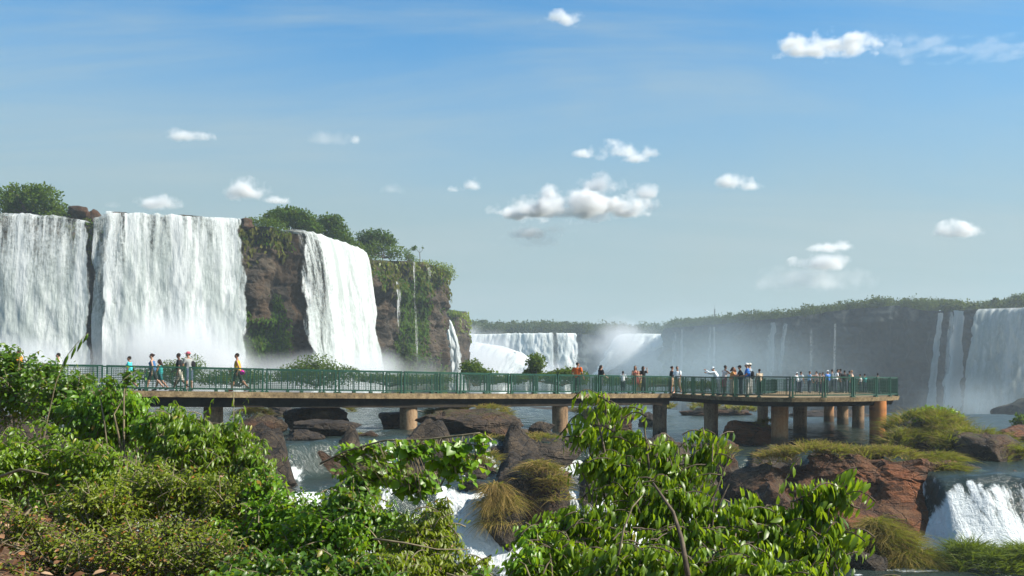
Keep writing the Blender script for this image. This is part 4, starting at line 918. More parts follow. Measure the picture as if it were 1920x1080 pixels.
tree('tallest dark rounded tree on the cliff, left of the leaning waterfall top', 545, 436, 158, [(540, 408, 42, 20), (512, 412, 26, 14), (566, 412, 28, 18), (580, 430, 30, 14), (536, 400, 30, 12)], 4600, .46, 'leaf_tree', 202)
tree('dark spreading tree on the cliff next to the tallest one, over the leaning waterfall', 612, 452, 166, [(610, 420, 38, 18), (632, 436, 26, 20), (590, 436, 26, 12), (648, 455, 22, 18), (622, 412, 22, 10)], 4200, .46, 'leaf_tree', 203)
tree('flat-topped lighter tree on the cliff right of the leaning waterfall', 704, 478, 182, [(702, 442, 34, 13), (726, 452, 18, 12), (684, 458, 22, 16)], 3000, .44, 'leaf_tree', 204)
tree('round bright green bush on the cliff edge below the flat-topped tree', 722, 484, 180, [(714, 466, 36, 18), (742, 474, 22, 14), (690, 474, 24, 16)], 2000, .4, 'leaf_bush', 205, cat='bush', name='bush')
tree('small bush left of the thin palm-like tree on the headland', 766, 490, 188, [(765, 478, 9, 12), (772, 486, 12, 8)], 420, .35, 'leaf_bush', 206, cat='bush', name='bush')
tree('green growth hanging on the cliff edge at the top of the rock buttress', 500, 436, 155, [(490, 420, 30, 14), (515, 430, 26, 22), (470, 416, 16, 9), (510, 452, 18, 20)], 2200, .34, 'leaf_bush', 207, cat='bush', name='bush')
tree('brush along the cliff edge between the leaning waterfall and the flat-topped tree', 668, 478, 174, [(660, 468, 26, 18), (690, 492, 30, 14), (650, 462, 18, 12)], 1800, .34, 'leaf_bush', 208, cat='bush', name='bush')
tree('dry brush on the very end of the mossy headland', 812, 500, 196, [(800, 496, 34, 9), (830, 503, 24, 10), (845, 514, 12, 12), (770, 496, 26, 8)], 1700, .34, 'leaf_olive', 209, cat='bush', name='bush')
tree('olive scrub beside the bare brown rocks over the left falls', 160, 418, 146, [(130, 408, 30, 12), (165, 420, 14, 12), (176, 438, 10, 20), (100, 402, 40, 8)], 1500, .34, 'leaf_bush', 210, cat='bush', name='bush')
tree('tuft of brush on top of the far headland over the steep chute', 858, 590, 258, [(850, 588, 14, 6), (862, 590, 10, 5)], 260, .5, 'leaf_olive', 211, cat='bush', name='bush')
# thin tree on the headland
e_ = empty('palm_tree', P(787, 494, 190)); tag(e_, 'lone thin forked tree with one drooping leaf cluster on the headland', 'tree', 'trees on the cliff top')
mb = MB(); mb.tube([(0, 0, -.5), (.05, 0, 1.2), (0, 0, 2.0), (-.6, 0, 2.6), (-1.0, 0, 2.9)], [.07, .06, .05, .04, .03], 5); mb.tube([(0, 0, 2.0), (.5, 0, 2.5), (.6, 0, 2.9)], [.05, .035, .02], 5); mb.tube([(.0, 0, 1.2), (-.1, 0, 2.8)], [.03, .02], 5); mb.build('trunk', M['bark'], e_)
mb = MB(); crown_leaves(mb, np.array([-1.1, 0, 2.9]), np.array([.55, .5, .35]), 90, .4, np.random.default_rng(4)); crown_leaves(mb, np.array([.65, 0, 3.0]), np.array([.25, .2, .15]), 20, .3, np.random.default_rng(5)); mb.build('crown', M['leaf_tree'], e_)
# brown rocks on the lip
for k, (a, b, y0, y1, Y, m, lab) in enumerate([(122, 168, 386, 412, 146, 'rock_brown', 'jagged brown rock heap on the lip between the two broad left falls'), (160, 200, 392, 432, 147, 'rock_brown', 'brown rock stepping down beside the bare heap on the lip'),
        (200, 250, 396, 412, 148, 'rock', 'low black rock on the lip at the left of the tall waterfall'), (236, 300, 404, 414, 150, 'rock', 'black rock line along the lip of the tall waterfall'), (300, 390, 405, 413, 152, 'rock', 'long thin black ledge behind the crest of the tall waterfall'), (444, 474, 408, 424, 152, 'rock_brown', 'tan rock at the top left corner of the rock buttress')]):
    o = rock(a, b, y0, y1, Y, m, lab, seed=k+60, sub=4, moss=.1); o['group'] = 'rocks on the cliff lip'
# bushes growing in the spray below the falls, behind the walkway
for k, (lab, x, yb, Y, lb, n_) in enumerate([
    ('grey-green bush in the spray behind the two men at the left railing', 330, 724, 112, [(330, 694, 40, 20), (290, 704, 50, 14), (362, 690, 26, 24)], 1100),
    ('low bush in the spray behind the man in the yellow vest', 450, 724, 112, [(440, 704, 50, 15), (480, 708, 34, 12), (400, 712, 40, 10)], 1000),
    ('big rounded bush mass under the leaning waterfall', 595, 724, 118, [(590, 686, 44, 22), (556, 698, 40, 18), (640, 698, 34, 14), (600, 704, 76, 22), (530, 706, 26, 12)], 2200),
    ('long low bush right of the big rounded bush, under the mossy headland', 730, 724, 122, [(700, 708, 46, 9), (760, 712, 50, 10), (816, 712, 40, 8)], 1300),
    ('dark rounded bush below the steep white chute', 888, 722, 96, [(884, 690, 22, 16), (902, 704, 30, 14), (930, 712, 28, 8)], 1100),
    ('upright rounded bush in front of the distant curtain of falls', 1004, 722, 94, [(1005, 680, 17, 16), (1000, 702, 22, 14)], 900),
    ('low row of shrubs behind the railing left of the orange-shirted man', 1054, 722, 92, [(1060, 702, 26, 12), (1034, 708, 16, 10), (966, 710, 22, 8), (1090, 708, 14, 12)], 1100),
    ('hazy low bushes behind the railing between the black-clad woman and the couple', 1200, 724, 100, [(1150, 714, 40, 8), (1230, 716, 50, 8), (1310, 722, 50, 7)], 1000)]):
    tree(lab, x, yb, Y, lb, n_*3, .26, 'leaf_bush', 230+k, cat='bush', name='bush', group='bushes behind the walkway')
tree('leafy green shrub crowning the grass mound right of the platform', 1760, 800, 52.5, [(1762, 772, 34, 11), (1712, 778, 18, 10), (1790, 784, 16, 14), (1740, 768, 16, 8)], 1000, .16, 'leaf_vine', 240, cat='bush', name='bush', group='bushes on the rocks')
tree('small dark bush by the reddish shelf at the right edge', 1912, 800, 70, [(1914, 784, 12, 10), (1905, 792, 10, 8)], 300, .2, 'leaf_bush', 241, cat='bush', name='bush', group='bushes on the rocks')

M['leaf_moss'] = mat_leaf('cliff_moss_leaf', (.016, .045, .005), (.06, .115, .012), None, .2, .9); M['leaf_moss2'] = mat_leaf('cliff_grass_leaf', (.03, .04, .008), (.11, .105, .022), None, .2, .9)
# ---- hanging greenery on the cliff: cushions of moss and grass tresses over the edge
def hanging(key, name, label, n, mat, size, seed, sel, droop=1.0):
    W, mo, nr = CL[key]; rs = np.random.default_rng(seed); nu, nv = W.shape[:2]
    i = rs.integers(2, nu-2, n); j = rs.integers(0, nv-1, n)
    p_ = W[i, j]+(W[i, j+1]-W[i, j])*rs.uniform(0, 1, (n, 1)); px = CX+p_[:, 0]/p_[:, 1]*F; v = j/(nv-1)
    keep = rs.uniform(0, 1, n) < sel(px, v, fbm(p_/np.array([4, 4, 6])+seed, 3), mo[i, j]); i = i[keep]; p_ = p_[keep]
    out = np.stack([nr[i, 0], nr[i, 1], 0*i+.2], 1); m = len(p_)
    p_ = p_+out*rs.uniform(0, .5, (m, 1))
    mb = MB(); ax = norm(out*.5+np.array([0, 0, -1.])*droop+rs.normal(0, .45, (m, 3))); sz = size*rs.uniform(.5, 1.4, m)
    add_leaves(mb, p_, ax, norm(out+rs.normal(0, .5, (m, 3))), sz, sz*.5, np.clip(.45+.5*fbm(p_/2.5, 3)+rs.normal(0, .15, m), 0, 1), .3)
    tag(mb.build(name, M[mat]), label, kind='stuff')
def inr(px, a, b, w=8): return sst(a-w, a+w, px)*sst(b+w, b-w, px)
hanging('cliff1', 'cliff_moss', None, 110000, 'leaf_moss', .62, 1, lambda px, v, n_, mo: np.clip(sst(.14, .36, mo+n_*.55)*(v > .06), 0, .8)*(inr(px, 440, 545)+inr(px, 690, 830)+inr(px, 172, 210)))
hanging('cliff1', 'cliff_grass', None, 60000, 'leaf_moss2', .9, 2, lambda px, v, n_, mo: sst(.20, .0, v-n_*.16)*.85*(inr(px, 446, 542)+inr(px, 655, 860)+inr(px, 120, 200)), 1.6)
hanging('cliff1', 'cliff_shrubs', None, 26000, 'leaf_olive', .7, 3, lambda px, v, n_, mo: sst(.12, .0, v-n_*.1)*.7*(inr(px, 470, 545)+inr(px, 640, 845)), 1.0)
hanging('cliff4', 'cliff_grass', None, 5000, 'leaf_olive', .8, 4, lambda px, v, n_, mo: sst(.3, .0, v-n_*.2)*.8)
# ---- forests
def forest(name, label, pts, n_each, size, rad, seed, mat='leaf_far'):
    rs = np.random.default_rng(seed); mb = MB()
    for (x, y, z, r_) in pts:
        S = np.array([r_, r_, r_*rs.uniform(.55, .85)])
        crown_leaves(mb, np.array([x, y, z+S[2]*.5]), S, n_each, size, rs, .33)
    o = mb.build(name, M[mat]); tag(o, label, None, kind='stuff'); return o
rs = np.random.default_rng(9); pts = []
def skyline_far(px): return np.interp(px, [850, 880, 900, 940, 1000, 1060, 1100, 1150, 1200, 1250], [606, 600, 602, 605, 604, 606, 609, 613, 615, 614])
for k in range(420):
    px = rs.uniform(850, 1262); Y = rs.uniform(495, 560); r_ = rs.uniform(2.6, 5)
    lim = (HY-skyline_far(px)-rs.uniform(0, 6))/F*Y; z0 = (HY-626)/F*Y+1.5
    z = z0+(lim-z0-r_)*min(1, (Y-495)/45)+rs.uniform(-1, 1); pts.append(((px-CX)/F*Y, Y, z, r_))
forest('forest', 'far hazy forest behind the distant curtain of falls', pts, 110, 1.1, 4, 1)
pts = []
def sky_right(px): return np.interp(px, [1245, 1270, 1300, 1340, 1380, 1440, 1500, 1550, 1600, 1640, 1760, 1850, 1880, 1920, 2050], [612, 604, 600, 600, 602, 600, 592, 581, 570, 561, 558, 565, 558, 550, 548])
for k in range(900):
    i = rs.integers(2, len(Rc)-1); back = rs.uniform(0, 1)**1.4*34
    x = Rc[i, 0]-Rn[i, 0]*(back+1.0)*.9; y = Rc[i, 1]-Rn[i, 1]*(back+1.0)*.9; px = CX+x/y*F
    r_ = rs.uniform(1.6, 3.4); top = (HY-sky_right(px)-rs.uniform(0, 3))/F*y
    z0 = Rc[i, 2]+.4; z = z0+max(0, top-z0-r_*1.1)*sst(0, 22, back)
    if 1815 < px and back < 5: continue
    pts.append((x, y, float(z), r_))
forest('forest', 'rounded forest canopy covering the top of the dark right cliff', pts, 120, .75, 3, 2)
for k, (x, ytop, rw, lab) in enumerate([(1262, 602, 10, 'small round tree at the tip of the forested point'), (1290, 596, 8, 'slim tree left of the mast on the forested point'), (1338, 590, 17, 'broad tree right under the thin mast'), (1364, 592, 14, 'second broad tree, right of the mast'), (1396, 588, 10, 'feathery tree standing alone on the ridge'),
        (1432, 593, 11, 'low tree between the feathery tree and the flat dome tree'), (1464, 586, 20, 'flat dome tree on the middle of the ridge'), (1503, 583, 4, 'tiny thin tree right of the flat dome tree'), (1866, 560, 5, 'tiny dark tree above the right-edge falls'), (1910, 549, 18, 'tall bush tree at the right edge above the falls')]):
    Y = float(np.interp(x, CX+Rc[:, 0]/Rc[:, 1]*F, Rc[:, 1]))+9
    yb = sky_right(x)+10
    tree(lab, x, yb, Y, [(x, ytop+rw*.5, rw, rw*.5), (x-rw*.5, ytop+rw*.9, rw*.6, rw*.4), (x+rw*.5, ytop+rw, rw*.6, rw*.5)], 420, .7, 'leaf_far', 300+k, group='trees on the far ridge')
for k, x in enumerate([905, 938, 962, 1000, 1018, 1062, 1098, 1130, 1180, 1222, 1246]):
    y = float(skyline_far(x)); rw = [9, 8, 6, 9, 7, 10, 8, 6, 7, 8, 7][k]
    tree('round-headed tree on the far skyline behind the distant falls', x, y+14, 530, [(x, y+2, rw, 4.5), (x+rw*.5, y+6, rw*.7, 4)], 200, 1.2, 'leaf_far', 330+k, group='trees on the far skyline')
mb = MB(); A = P(1340, 596, 372); mb.tube([(0, 0, -2), (0, 0, 3.2)], [.16, .14], 6); mb.tube([(0, 0, 3.2), (0, 0, 5)], [.05, .03], 5)
for k in range(4): mb.box((0, 0, 1.2+k*.6), (.7, .25, .12))
M['steel'] = mat_plain('grey_steel', (.12, .13, .13), .5, .2, 4)
tag(mb.build('radio_mast', M['steel'], loc=A, smooth=False), 'thin radio mast on the far forested ridge', 'mast')
# ---------------------------------------------------------------- people
def capsule(mb, a, b, r0, r1, n=10):
    a = np.array(a, float); b = np.array(b, float); d = b-a; l = np.linalg.norm(d); d = d/(l+1e-9)
    pts = [a-d*r0*.98, a-d*r0*.8, a-d*r0*.4, a, b, b+d*r1*.4, b+d*r1*.8, b+d*r1*.98]
    rad = [r0*.2, r0*.6, r0*.92, r0, r1, r1*.92, r1*.6, r1*.2]
    mb.tube(pts, rad, n)
def ell(mb, c, S, rot=None):
    V, T = ico(2); V = V*np.array(S)
    if rot is not None: V = V@np.array(rot.to_3x3()).T
    mb.add(V+np.array(c), T)
def remesh(mb, name, mat, parent, vox, it=2):
    me = mb.mesh(name); o = bpy.data.objects.new('tmp_body', me); COL.objects.link(o)
    m_ = o.modifiers.new('r', 'REMESH'); m_.mode = 'VOXEL'; m_.voxel_size = vox; m_.use_smooth_shade = True
    s_ = o.modifiers.new('s', 'SMOOTH'); s_.factor = .5; s_.iterations = it
    dg = bpy.context.evaluated_depsgraph_get(); me2 = bpy.data.meshes.new_from_object(o.evaluated_get(dg)); me2.name = name
    bpy.data.objects.remove(o); bpy.data.meshes.remove(me)
    me2.materials.clear(); me2.materials.append(mat); return link(name, me2, parent)
SKIN = {'light': mat_plain('light_skin', (.42, .24, .16), .5, .08, 12), 'tan': mat_plain('tan_skin', (.30, .15, .085), .5, .08, 12), 'brown': mat_plain('brown_skin', (.13, .065, .04), .5, .08, 12)}
_cl = {}
def cloth(c, pat=None):
    k = (c, pat)
    if k not in _cl:
        if pat:
            g = NT('patterned_cloth'); v = g.n("TexVoronoi", {'Vector': g.pos(obj=True), 'Scale': 22.0}).outputs['Distance']
            _cl[k] = g.surf(g.pbsdf(g.mixc(g.rng(v, .3, .5), pat, c), .85, None, .2))
        else: _cl[k] = mat_plain('cloth', c, .85, .12, 18, .2)
    return _cl[k]
M['eye'] = mat_plain('eye', (.02, .015, .012), .2, .05); M['lip'] = mat_plain('lip', (.25, .09, .07), .5, .05)
def rotx(p, a, piv):
    c, s_ = math.cos(a), math.sin(a); q = np.array(p, float)-piv
    return np.array([q[0], q[1]*c+q[2]*s_, -q[1]*s_+q[2]*c])+piv
def person(label, loc, yaw, H=1.72, legs=((0, 0), (0, 0)), arms=((5, 8, 12), (5, 8, 12)), lean=0, head=(0, 0), skin='tan', top=None, sleeve=1, toppat=None, bottom=None, blen=.5, botpat=None, dress=None,
           hair=(.02, .015, .012), hairlen=0, bun=False, hat=None, brim=0, shoe=(.04, .04, .045), fem=False, bulk=1.0, vox=.012, group='people on the walkway'):
    """legs: (hip pitch, knee bend); arms: (pitch forward, abduction, elbow bend), degrees; left limb first (the person's left is -x facing +y)"""
    k = H*1.045/1.72; root = empty('person', loc, R(yaw)); tag(root, label, 'person', group)
    piv = np.array([0, 0, .95]); ln = R(lean); U = lambda p_: rotx(p_, ln, piv)
    body, shirt, pants = MB(), MB(), MB(); w = (.165 if fem else .19)*bulk
    zmin = 9
    shoes = []
    for s_, (a, b) in zip((-1, 1), legs):
        a, b = R(a), R(b); hip = np.array([s_*.09*bulk, 0, .92]); kn = hip+.43*np.array([0, math.sin(a), -math.cos(a)]); an = kn+.42*np.array([0, math.sin(a-b), -math.cos(a-b)])
        capsule(body, hip, kn, .082*bulk, .055); capsule(body, kn, an, .056, .036)
        mid = kn*.65+an*.35; ell(body, mid+np.array([0, -.012, 0]), (.05, .055, .09))
        ft = R(0)+min(0, (a-b))*.6; f = np.array([0, math.cos(ft), math.sin(ft)*.8]); capsule(body, an+np.array([0, -.03, -.045]), an+f*.16+np.array([0, 0, -.055]), .04, .03)
        sh = MB(); capsule(sh, an+np.array([0, -.03, -.04]), an+f*.17+np.array([0, 0, -.055]), .05, .042); shoes.append(sh)
        zmin = min(zmin, an[2]-.10, (an+f*.17)[2]-.10)
        if bottom is not None:
            e = hip+(kn-hip)*min(1, blen/.5); capsule(pants, hip, e, .105*bulk, .085+.01*(blen > .55))
            if blen > .55: capsule(pants, kn, kn+(an-kn)*min(1, (blen-.5)/.45), .078, .062)
    ell(body, (0, 0, .96), (w*.86, .105*bulk, .12)); capsule(body, U((0, 0, 1.0)), U((0, .01, 1.2)), .125*bulk, .14*bulk)
    ell(body, U((0, .01, 1.27)), (w*.92, .112*bulk, .15)); ell(body, U((0, 0, 1.38)), (w*.95, .075, .06))
    if fem: ell(body, U((-.075, .10, 1.27)), (.055, .05, .055)); ell(body, U((.075, .10, 1.27)), (.055, .05, .055))
    nk = U((0, .0, 1.40)); hc = U((0, .025, 1.60)); capsule(body, nk, U((0, .015, 1.5)), .056, .052)
    hr = Matrix.Rotation(R(head[0]), 4, 'Z') @ Matrix.Rotation(-R(head[1])-ln*.6, 4, 'X'); hp = lambda v: np.array(hr @ Vector(v))+hc
    ell(body, hp((0, -.005, .02)), (.076, .096, .098), hr); ell(body, hp((0, .02, -.05)), (.058, .068, .07), hr)
    capsule(body, hp((0, .088, .005)), hp((0, .105, -.025)), .010, .015); 
    for s_ in (-1, 1): ell(body, hp((s_*.078, -.005, -.015)), (.012, .02, .032), hr)
    if bottom is not None: ell(pants, (0, 0, .965), (w*.93, .125*bulk, .11)); capsule(pants, (0, 0, .98), (0, 0, 1.03), .132*bulk, .128*bulk)
    for s_, (a, ab, b) in zip((-1, 1), arms):
        a, ab, b = R(a)+ln, R(ab), R(b); shd = U((s_*w, 0, 1.375)); d1_ = np.array([s_*math.sin(ab), math.sin(a)*math.cos(ab), -math.cos(a)*math.cos(ab)]); el = shd+.285*d1_
        d2_ = np.array([s_*math.sin(ab)*.4-s_*.25*min(1, b), math.sin(a+b), -math.cos(a+b)]); d2_ /= np.linalg.norm(d2_); wr = el+.25*d2_
        capsule(body, shd, el, .05*bulk, .040); capsule(body, el, wr, .041, .028)
        sd_ = np.cross(d2_, np.array([s_, 0, .1])); sd_ /= np.linalg.norm(sd_); pn = np.cross(d2_, sd_)
        pm = wr+d2_*.05; capsule(body, wr+d2_*.02, pm+d2_*.04, .030, .032)
        for q_, l_ in ((-1.5, .062), (-.5, .075), (.5, .07), (1.5, .052)):
            b0 = pm+d2_*.035+sd_*q_*.019; k1 = b0+d2_*l_*.6; k2 = k1+d2_*l_*.45+pn*.014*(-s_); capsule(body, b0, k1, .0095, .009, 6); capsule(body, k1, k2, .009, .008, 6)
        t0_ = wr+d2_*.03+sd_*.028; capsule(body, t0_, t0_+d2_*.05+sd_*.03, .012, .010, 6)
        if top is not None and sleeve > 0:
            e = shd+d1_*.285*min(1, sleeve*.62); capsule(shirt, shd, e, .072*bulk, .062)
            if sleeve > 1: capsule(shirt, el, el+d2_*.22, .055, .045)
    if top is not None:
        ell(shirt, U((0, .01, 1.27)), (w*.98+.012, .13*bulk, .165)); ell(shirt, U((0, 0, 1.37)), (w*(1.0 if sleeve else .78), .085, .065)); capsule(shirt, U((0, 0, .99)), U((0, .01, 1.2)), .152*bulk, .155*bulk); ell(shirt, U((0, 0, 1.0)), (w*.96, .132*bulk, .09))
        if fem: ell(shirt, U((-.075, .108, 1.27)), (.065, .055, .065)); ell(shirt, U((.075, .108, 1.27)), (.065, .055, .065))
    sc = (k, k, k); off = Vector((0, 0, -zmin*k))
    def fin(o, p_=root):
        o.scale = sc; o.location = off; return o
    bo = fin(remesh(body, 'body', SKIN[skin], root, vox))
    if top is not None: fin(remesh(shirt, 'shirt', cloth(top, toppat), root, vox*1.3))
    if bottom is not None: fin(remesh(pants, 'trousers' if blen > .55 else 'shorts', cloth(bottom, botpat), root, vox*1.3))
    if dress is not None:
        dm = MB(); n_ = 20; th = np.arange(n_)/n_*2*math.pi; rings = []
        for z, r_ in ((1.36, .11), (1.30, .165), (1.18, .15), (1.04, .145), (.9, .19), (.7, .215), (.52, .24)):
            c_ = U((0, 0, z)) if z > .95 else np.array([0, 0, z]); rings.append(c_+np.stack([np.cos(th)*r_*(1+.05*np.cos(5*th)*(z < 1)), np.sin(th)*r_*.82*(1+.05*np.cos(5*th)*(z < 1)), 0*th], 1))
        V = np.stack(rings); idx = np.arange(V.shape[0]*n_).reshape(V.shape[0], n_); nx = np.roll(idx, -1, 1)
        dm.add(V.reshape(-1, 3), [np.stack([idx[:-1], idx[1:], nx[1:], nx[:-1]], -1).reshape(-1, 4), np.array([idx[0]]) ]); fin(dm.build('dress', cloth(dress, toppat), root))
    hm = MB()
    if hair is not None:
        ell(hm, hp((0, -.022, .036)), (.085, .098, .098), hr)
        if bun: ell(hm, hp((0, -.115, .05)), (.045, .045, .045), hr)
        if hairlen: 
            e = U((0, -.12, 1.60-hairlen)); capsule(hm, hp((0, -.05, 0)), e, .085, .05); capsule(hm, hp((-.055, -.03, 0)), e+np.array([-.07, .03, .05]), .045, .03); capsule(hm, hp((.055, -.03, 0)), e+np.array([.07, .03, .05]), .045, .03)
        fin(remesh(hm, 'hair', cloth(hair), root, vox*1.2))
    if hat is not None:
        hm = MB(); ell(hm, hp((0, -.012, .055)), (.093, .108, .085), hr)
        if brim: ell(hm, hp((0, .10, .045)), (.07, .085, .012), hr) if brim == 1 else ell(hm, hp((0, 0, .04)), (.17, .18, .012), hr)
        fin(remesh(hm, 'hat', cloth(hat), root, vox*1.2))
    for sh in shoes: fin(remesh(sh, 'shoe', cloth(shoe), root, vox*1.2))
    for s_ in (-1, 1):
        em = MB(); ell(em, hp((s_*.03, .082, .012)), (.012, .008, .008), hr); fin(em.build('eye', M['eye'], root))
    lm = MB(); ell(lm, hp((0, .084, -.058)), (.022, .009, .008), hr); fin(lm.build('mouth', M['lip'], root))
    return root
def deck_at(px, back):
    """a spot on the walkway: seen at column px, 'back' metres behind the front edge"""
    Y = float(np.interp(px, walk_px, walk_Y)); i = int(np.argmin(np.abs(FW[:, 1]-Y))); q_ = np.array([(px-CX)/F*Y, Y])+nback[i]*back
    # slide along so that it is still seen at px
    for _ in range(8):
        e = (px-CX)/F*q_[1]-q_[0]; q_ += np.array([nback[i][1], -nback[i][0]])*e/ max(.3, nback[i][1]+nback[i][0]*(px-CX)/F)
    return (q_[0], q_[1], deck_z(px)+.004)
def deck_pl(px, Y): return ((px-CX)/F*Y, Y, (-.70 if px < 1290 else -.78)+.004)
W1 = ((22, 8), (-20, 22)); W2 = ((-18, 25), (24, 6)); ST = ((2, 0), (-3, 2))
A0 = ((6, 8, 12), (6, 8, 12))
lft = 92
person('woman in blue sleeveless top and dark shorts with hair in a bun, walking left', deck_at(287, 1.0), lft, 1.68, W1, ((-20, 6, 25), (18, 6, 30)), 4, skin='light', top=(.05, .13, .26), sleeve=0, bottom=(.03, .035, .04), blen=.42, hair=(.03, .014, .010), bun=True, fem=True)
person('short girl in a teal top carrying something light, walking behind the woman with the bun', deck_at(301, 1.3), lft, 1.45, W2, ((15, 6, 25), (-12, 6, 20)), 4, skin='tan', top=(.03, .28, .27), sleeve=0, bottom=(.02, .12, .13), blen=.35, hair=(.03, .02, .015), hairlen=.22, fem=True)
person('man in black t-shirt and beige shorts walking left', deck_at(337, 1.0), lft, 1.74, W2, ((-14, 6, 30), (16, 8, 35)), 3, (-10, 10), skin='brown', top=(.012, .014, .016), sleeve=.9, bottom=(.46, .42, .34), blen=.45, shoe=(.6, .6, .58))
person('man in grey t-shirt and pink cap with plaid shorts, seen from behind', deck_at(354, 1.2), 60, 1.76, ((4, 0), (-4, 3)), ((10, 14, 30), (10, 14, 45)), 2, (40, 0), skin='tan', top=(.26, .27, .26), sleeve=.9, bottom=(.09, .12, .17), botpat=(.03, .045, .07), blen=.5, hat=(.55, .12, .16), brim=1, hair=(.06, .04, .03), bulk=1.12)
person('man in a yellow vest walking left with dark shorts', deck_at(446, 1.0), lft, 1.80, W1, ((-25, 8, 40), (14, 8, 45)), 2, skin='tan', top=(.62, .38, .02), sleeve=0, bottom=(.02, .03, .025), blen=.48, shoe=(.35, .12, .08))
person('person in an orange shirt half hidden by the dark bush at the far left', deck_at(36, 1.1), lft, 1.72, W1, A0, skin='tan', top=(.75, .22, .04), sleeve=.9, bottom=(.35, .05, .04), blen=.5)
person('person in white trousers half hidden by leaves at the left', deck_at(110, 1.1), lft, 1.62, W2, A0, skin='light', top=(.5, .52, .52), sleeve=.9, bottom=(.75, .76, .75), blen=.95, fem=True)
person('person in a turquoise top behind the upright sprig at the left', deck_at(243, 1.2), lft, 1.55, W2, A0, skin='tan', top=(.06, .5, .52), sleeve=.5, bottom=(.7, .72, .7), blen=.5, fem=True)
person('heavyset man in an orange shirt looking out from the railing', deck_at(1082, .9), -35, 1.78, ST, ((-5, 30, 60), (-5, 22, 30)), 4, (-30, 0), skin='tan', top=(.60, .11, .015), sleeve=.95, bottom=(.02, .02, .025), blen=.95, bulk=1.15)
person('woman in a black top with a ponytail, turned right', deck_at(1126, .9), -60, 1.66, ST, ((10, 14, 30), (10, 14, 50)), 3, skin='light', top=(.010, .010, .012), sleeve=1, bottom=(.05, .055, .06), blen=.95, bun=True, hairlen=.14, fem=True, bulk=1.1)
person('boy in a white shirt standing at the railing, back turned', deck_at(1168, .8), -10, 1.34, ST, ((14, 22, 50), (14, 22, 40)), 4, skin='brown', top=(.72, .74, .76), sleeve=.9, bottom=(.03, .04, .06), blen=.95)
person('long-haired woman with a red skirt and bare shoulders facing the camera', deck_at(1191, .8), 170, 1.68, ST, ((20, 8, 70), (25, 8, 80)), 0, skin='tan', dress=(.42, .03, .03), hair=(.02, .012, .010), hairlen=.30, fem=True, shoe=(.4, .2, .15))
person('small child in yellow trousers between the two long-haired women', deck_at(1198, .75), 160, 1.36, ST, ((15, 8, 40), (15, 8, 40)), 0, skin='tan', top=(.45, .27, .2), sleeve=.3, bottom=(.45, .33, .10), blen=.9, hair=(.05, .03, .02), hairlen=.1)
person('woman with long dark hair in a black top, back to the camera', deck_at(1206, .8), -20, 1.66, ST, ((15, 10, 60), (70, 10, 90)), 2, (-60, 0), skin='tan', top=(.016, .015, .014), sleeve=.9, bottom=(.03, .03, .035), blen=.95, hair=(.012, .009, .008), hairlen=.34, fem=True)
person('woman in a dark sleeveless top with hair pinned up, leaning to the man in white', deck_pl(1259, 67.4), -70, 1.70, ST, ((55, 10, 60), (40, 10, 60)), 3, skin='tan', top=(.02, .016, .014), sleeve=0, bottom=(.35, .24, .14), blen=.45, bun=True, fem=True)
person('man in a white t-shirt and beige shorts next to the woman with pinned hair', deck_pl(1270, 67.0), 150, 1.74, W2, ((10, 8, 20), (14, 10, 40)), 0, (40, 0), skin='tan', top=(.78, .79, .78), sleeve=.9, bottom=(.34, .28, .19), blen=.48, shoe=(.5, .3, .22))
person('person in a white long-sleeved shirt bent forward over the railing', deck_pl(1346, 61.6), 72, 1.70, ((-8, 0), (-10, 2)), ((60, 10, 40), (50, 12, 30)), 24, (0, 10), skin='light', top=(.78, .82, .84), sleeve=1.8, bottom=(.6, .6, .55), blen=.95, hat=(.7, .74, .76), brim=0)
person('man in a white vest and pink trunks beside the bent white figure', deck_pl(1358, 61.5), -60, 1.74, ST, ((55, 10, 30), (50, 12, 40)), 6, skin='brown', top=(.6, .52, .5), sleeve=0, bottom=(.6, .14, .2), blen=.45)
person('woman in an orange flowered blouse by the man in the white vest', deck_pl(1372, 61.2), -110, 1.64, ST, ((40, 12, 60), (40, 12, 70)), 6, skin='tan', top=(.66, .36, .08), toppat=(.5, .05, .04), sleeve=.7, bottom=(.5, .4, .3), blen=.9, hair=(.05, .025, .015), hairlen=.12, fem=True)
person('red-haired woman behind the orange flowered blouse', deck_pl(1377, 62.0), 110, 1.62, ST, A0, 4, skin='light', top=(.55, .18, .08), toppat=(.7, .55, .3), sleeve=.5, bottom=(.3, .25, .2), blen=.9, hair=(.16, .05, .02), hairlen=.16, fem=True)
person('man in black shirt and black cap, turned left', deck_pl(1389, 60.9), 75, 1.72, ST, ((20, 12, 60), (16, 12, 50)), 4, skin='tan', top=(.012, .02, .022), sleeve=1, bottom=(.02, .03, .05), blen=.95, hat=(.012, .012, .014), brim=1, bulk=1.12)
person('tall man in a bright blue shirt and white cap, wearing the black backpack', deck_pl(1402, 60.6), 80, 1.84, ST, ((10, 8, 60), (12, 8, 40)), 3, skin='tan', top=(.03, .17, .55), sleeve=.9, bottom=(.55, .53, .48), blen=.9, hat=(.75, .72, .66), brim=1)
person('man in a cream cap right behind the blue-shirted man', deck_pl(1406, 61.8), 60, 1.86, ST, A0, 0, skin='light', top=(.2, .25, .3), sleeve=.9, bottom=(.3, .3, .28), blen=.9, hat=(.78, .7, .55), brim=1)
person('dark-haired person in a beige top just right of the black backpack', deck_pl(1424, 64.0), 20, 1.56, ST, A0, 0, skin='brown', top=(.45, .36, .25), sleeve=.7, bottom=(.02, .06, .04), blen=.95)
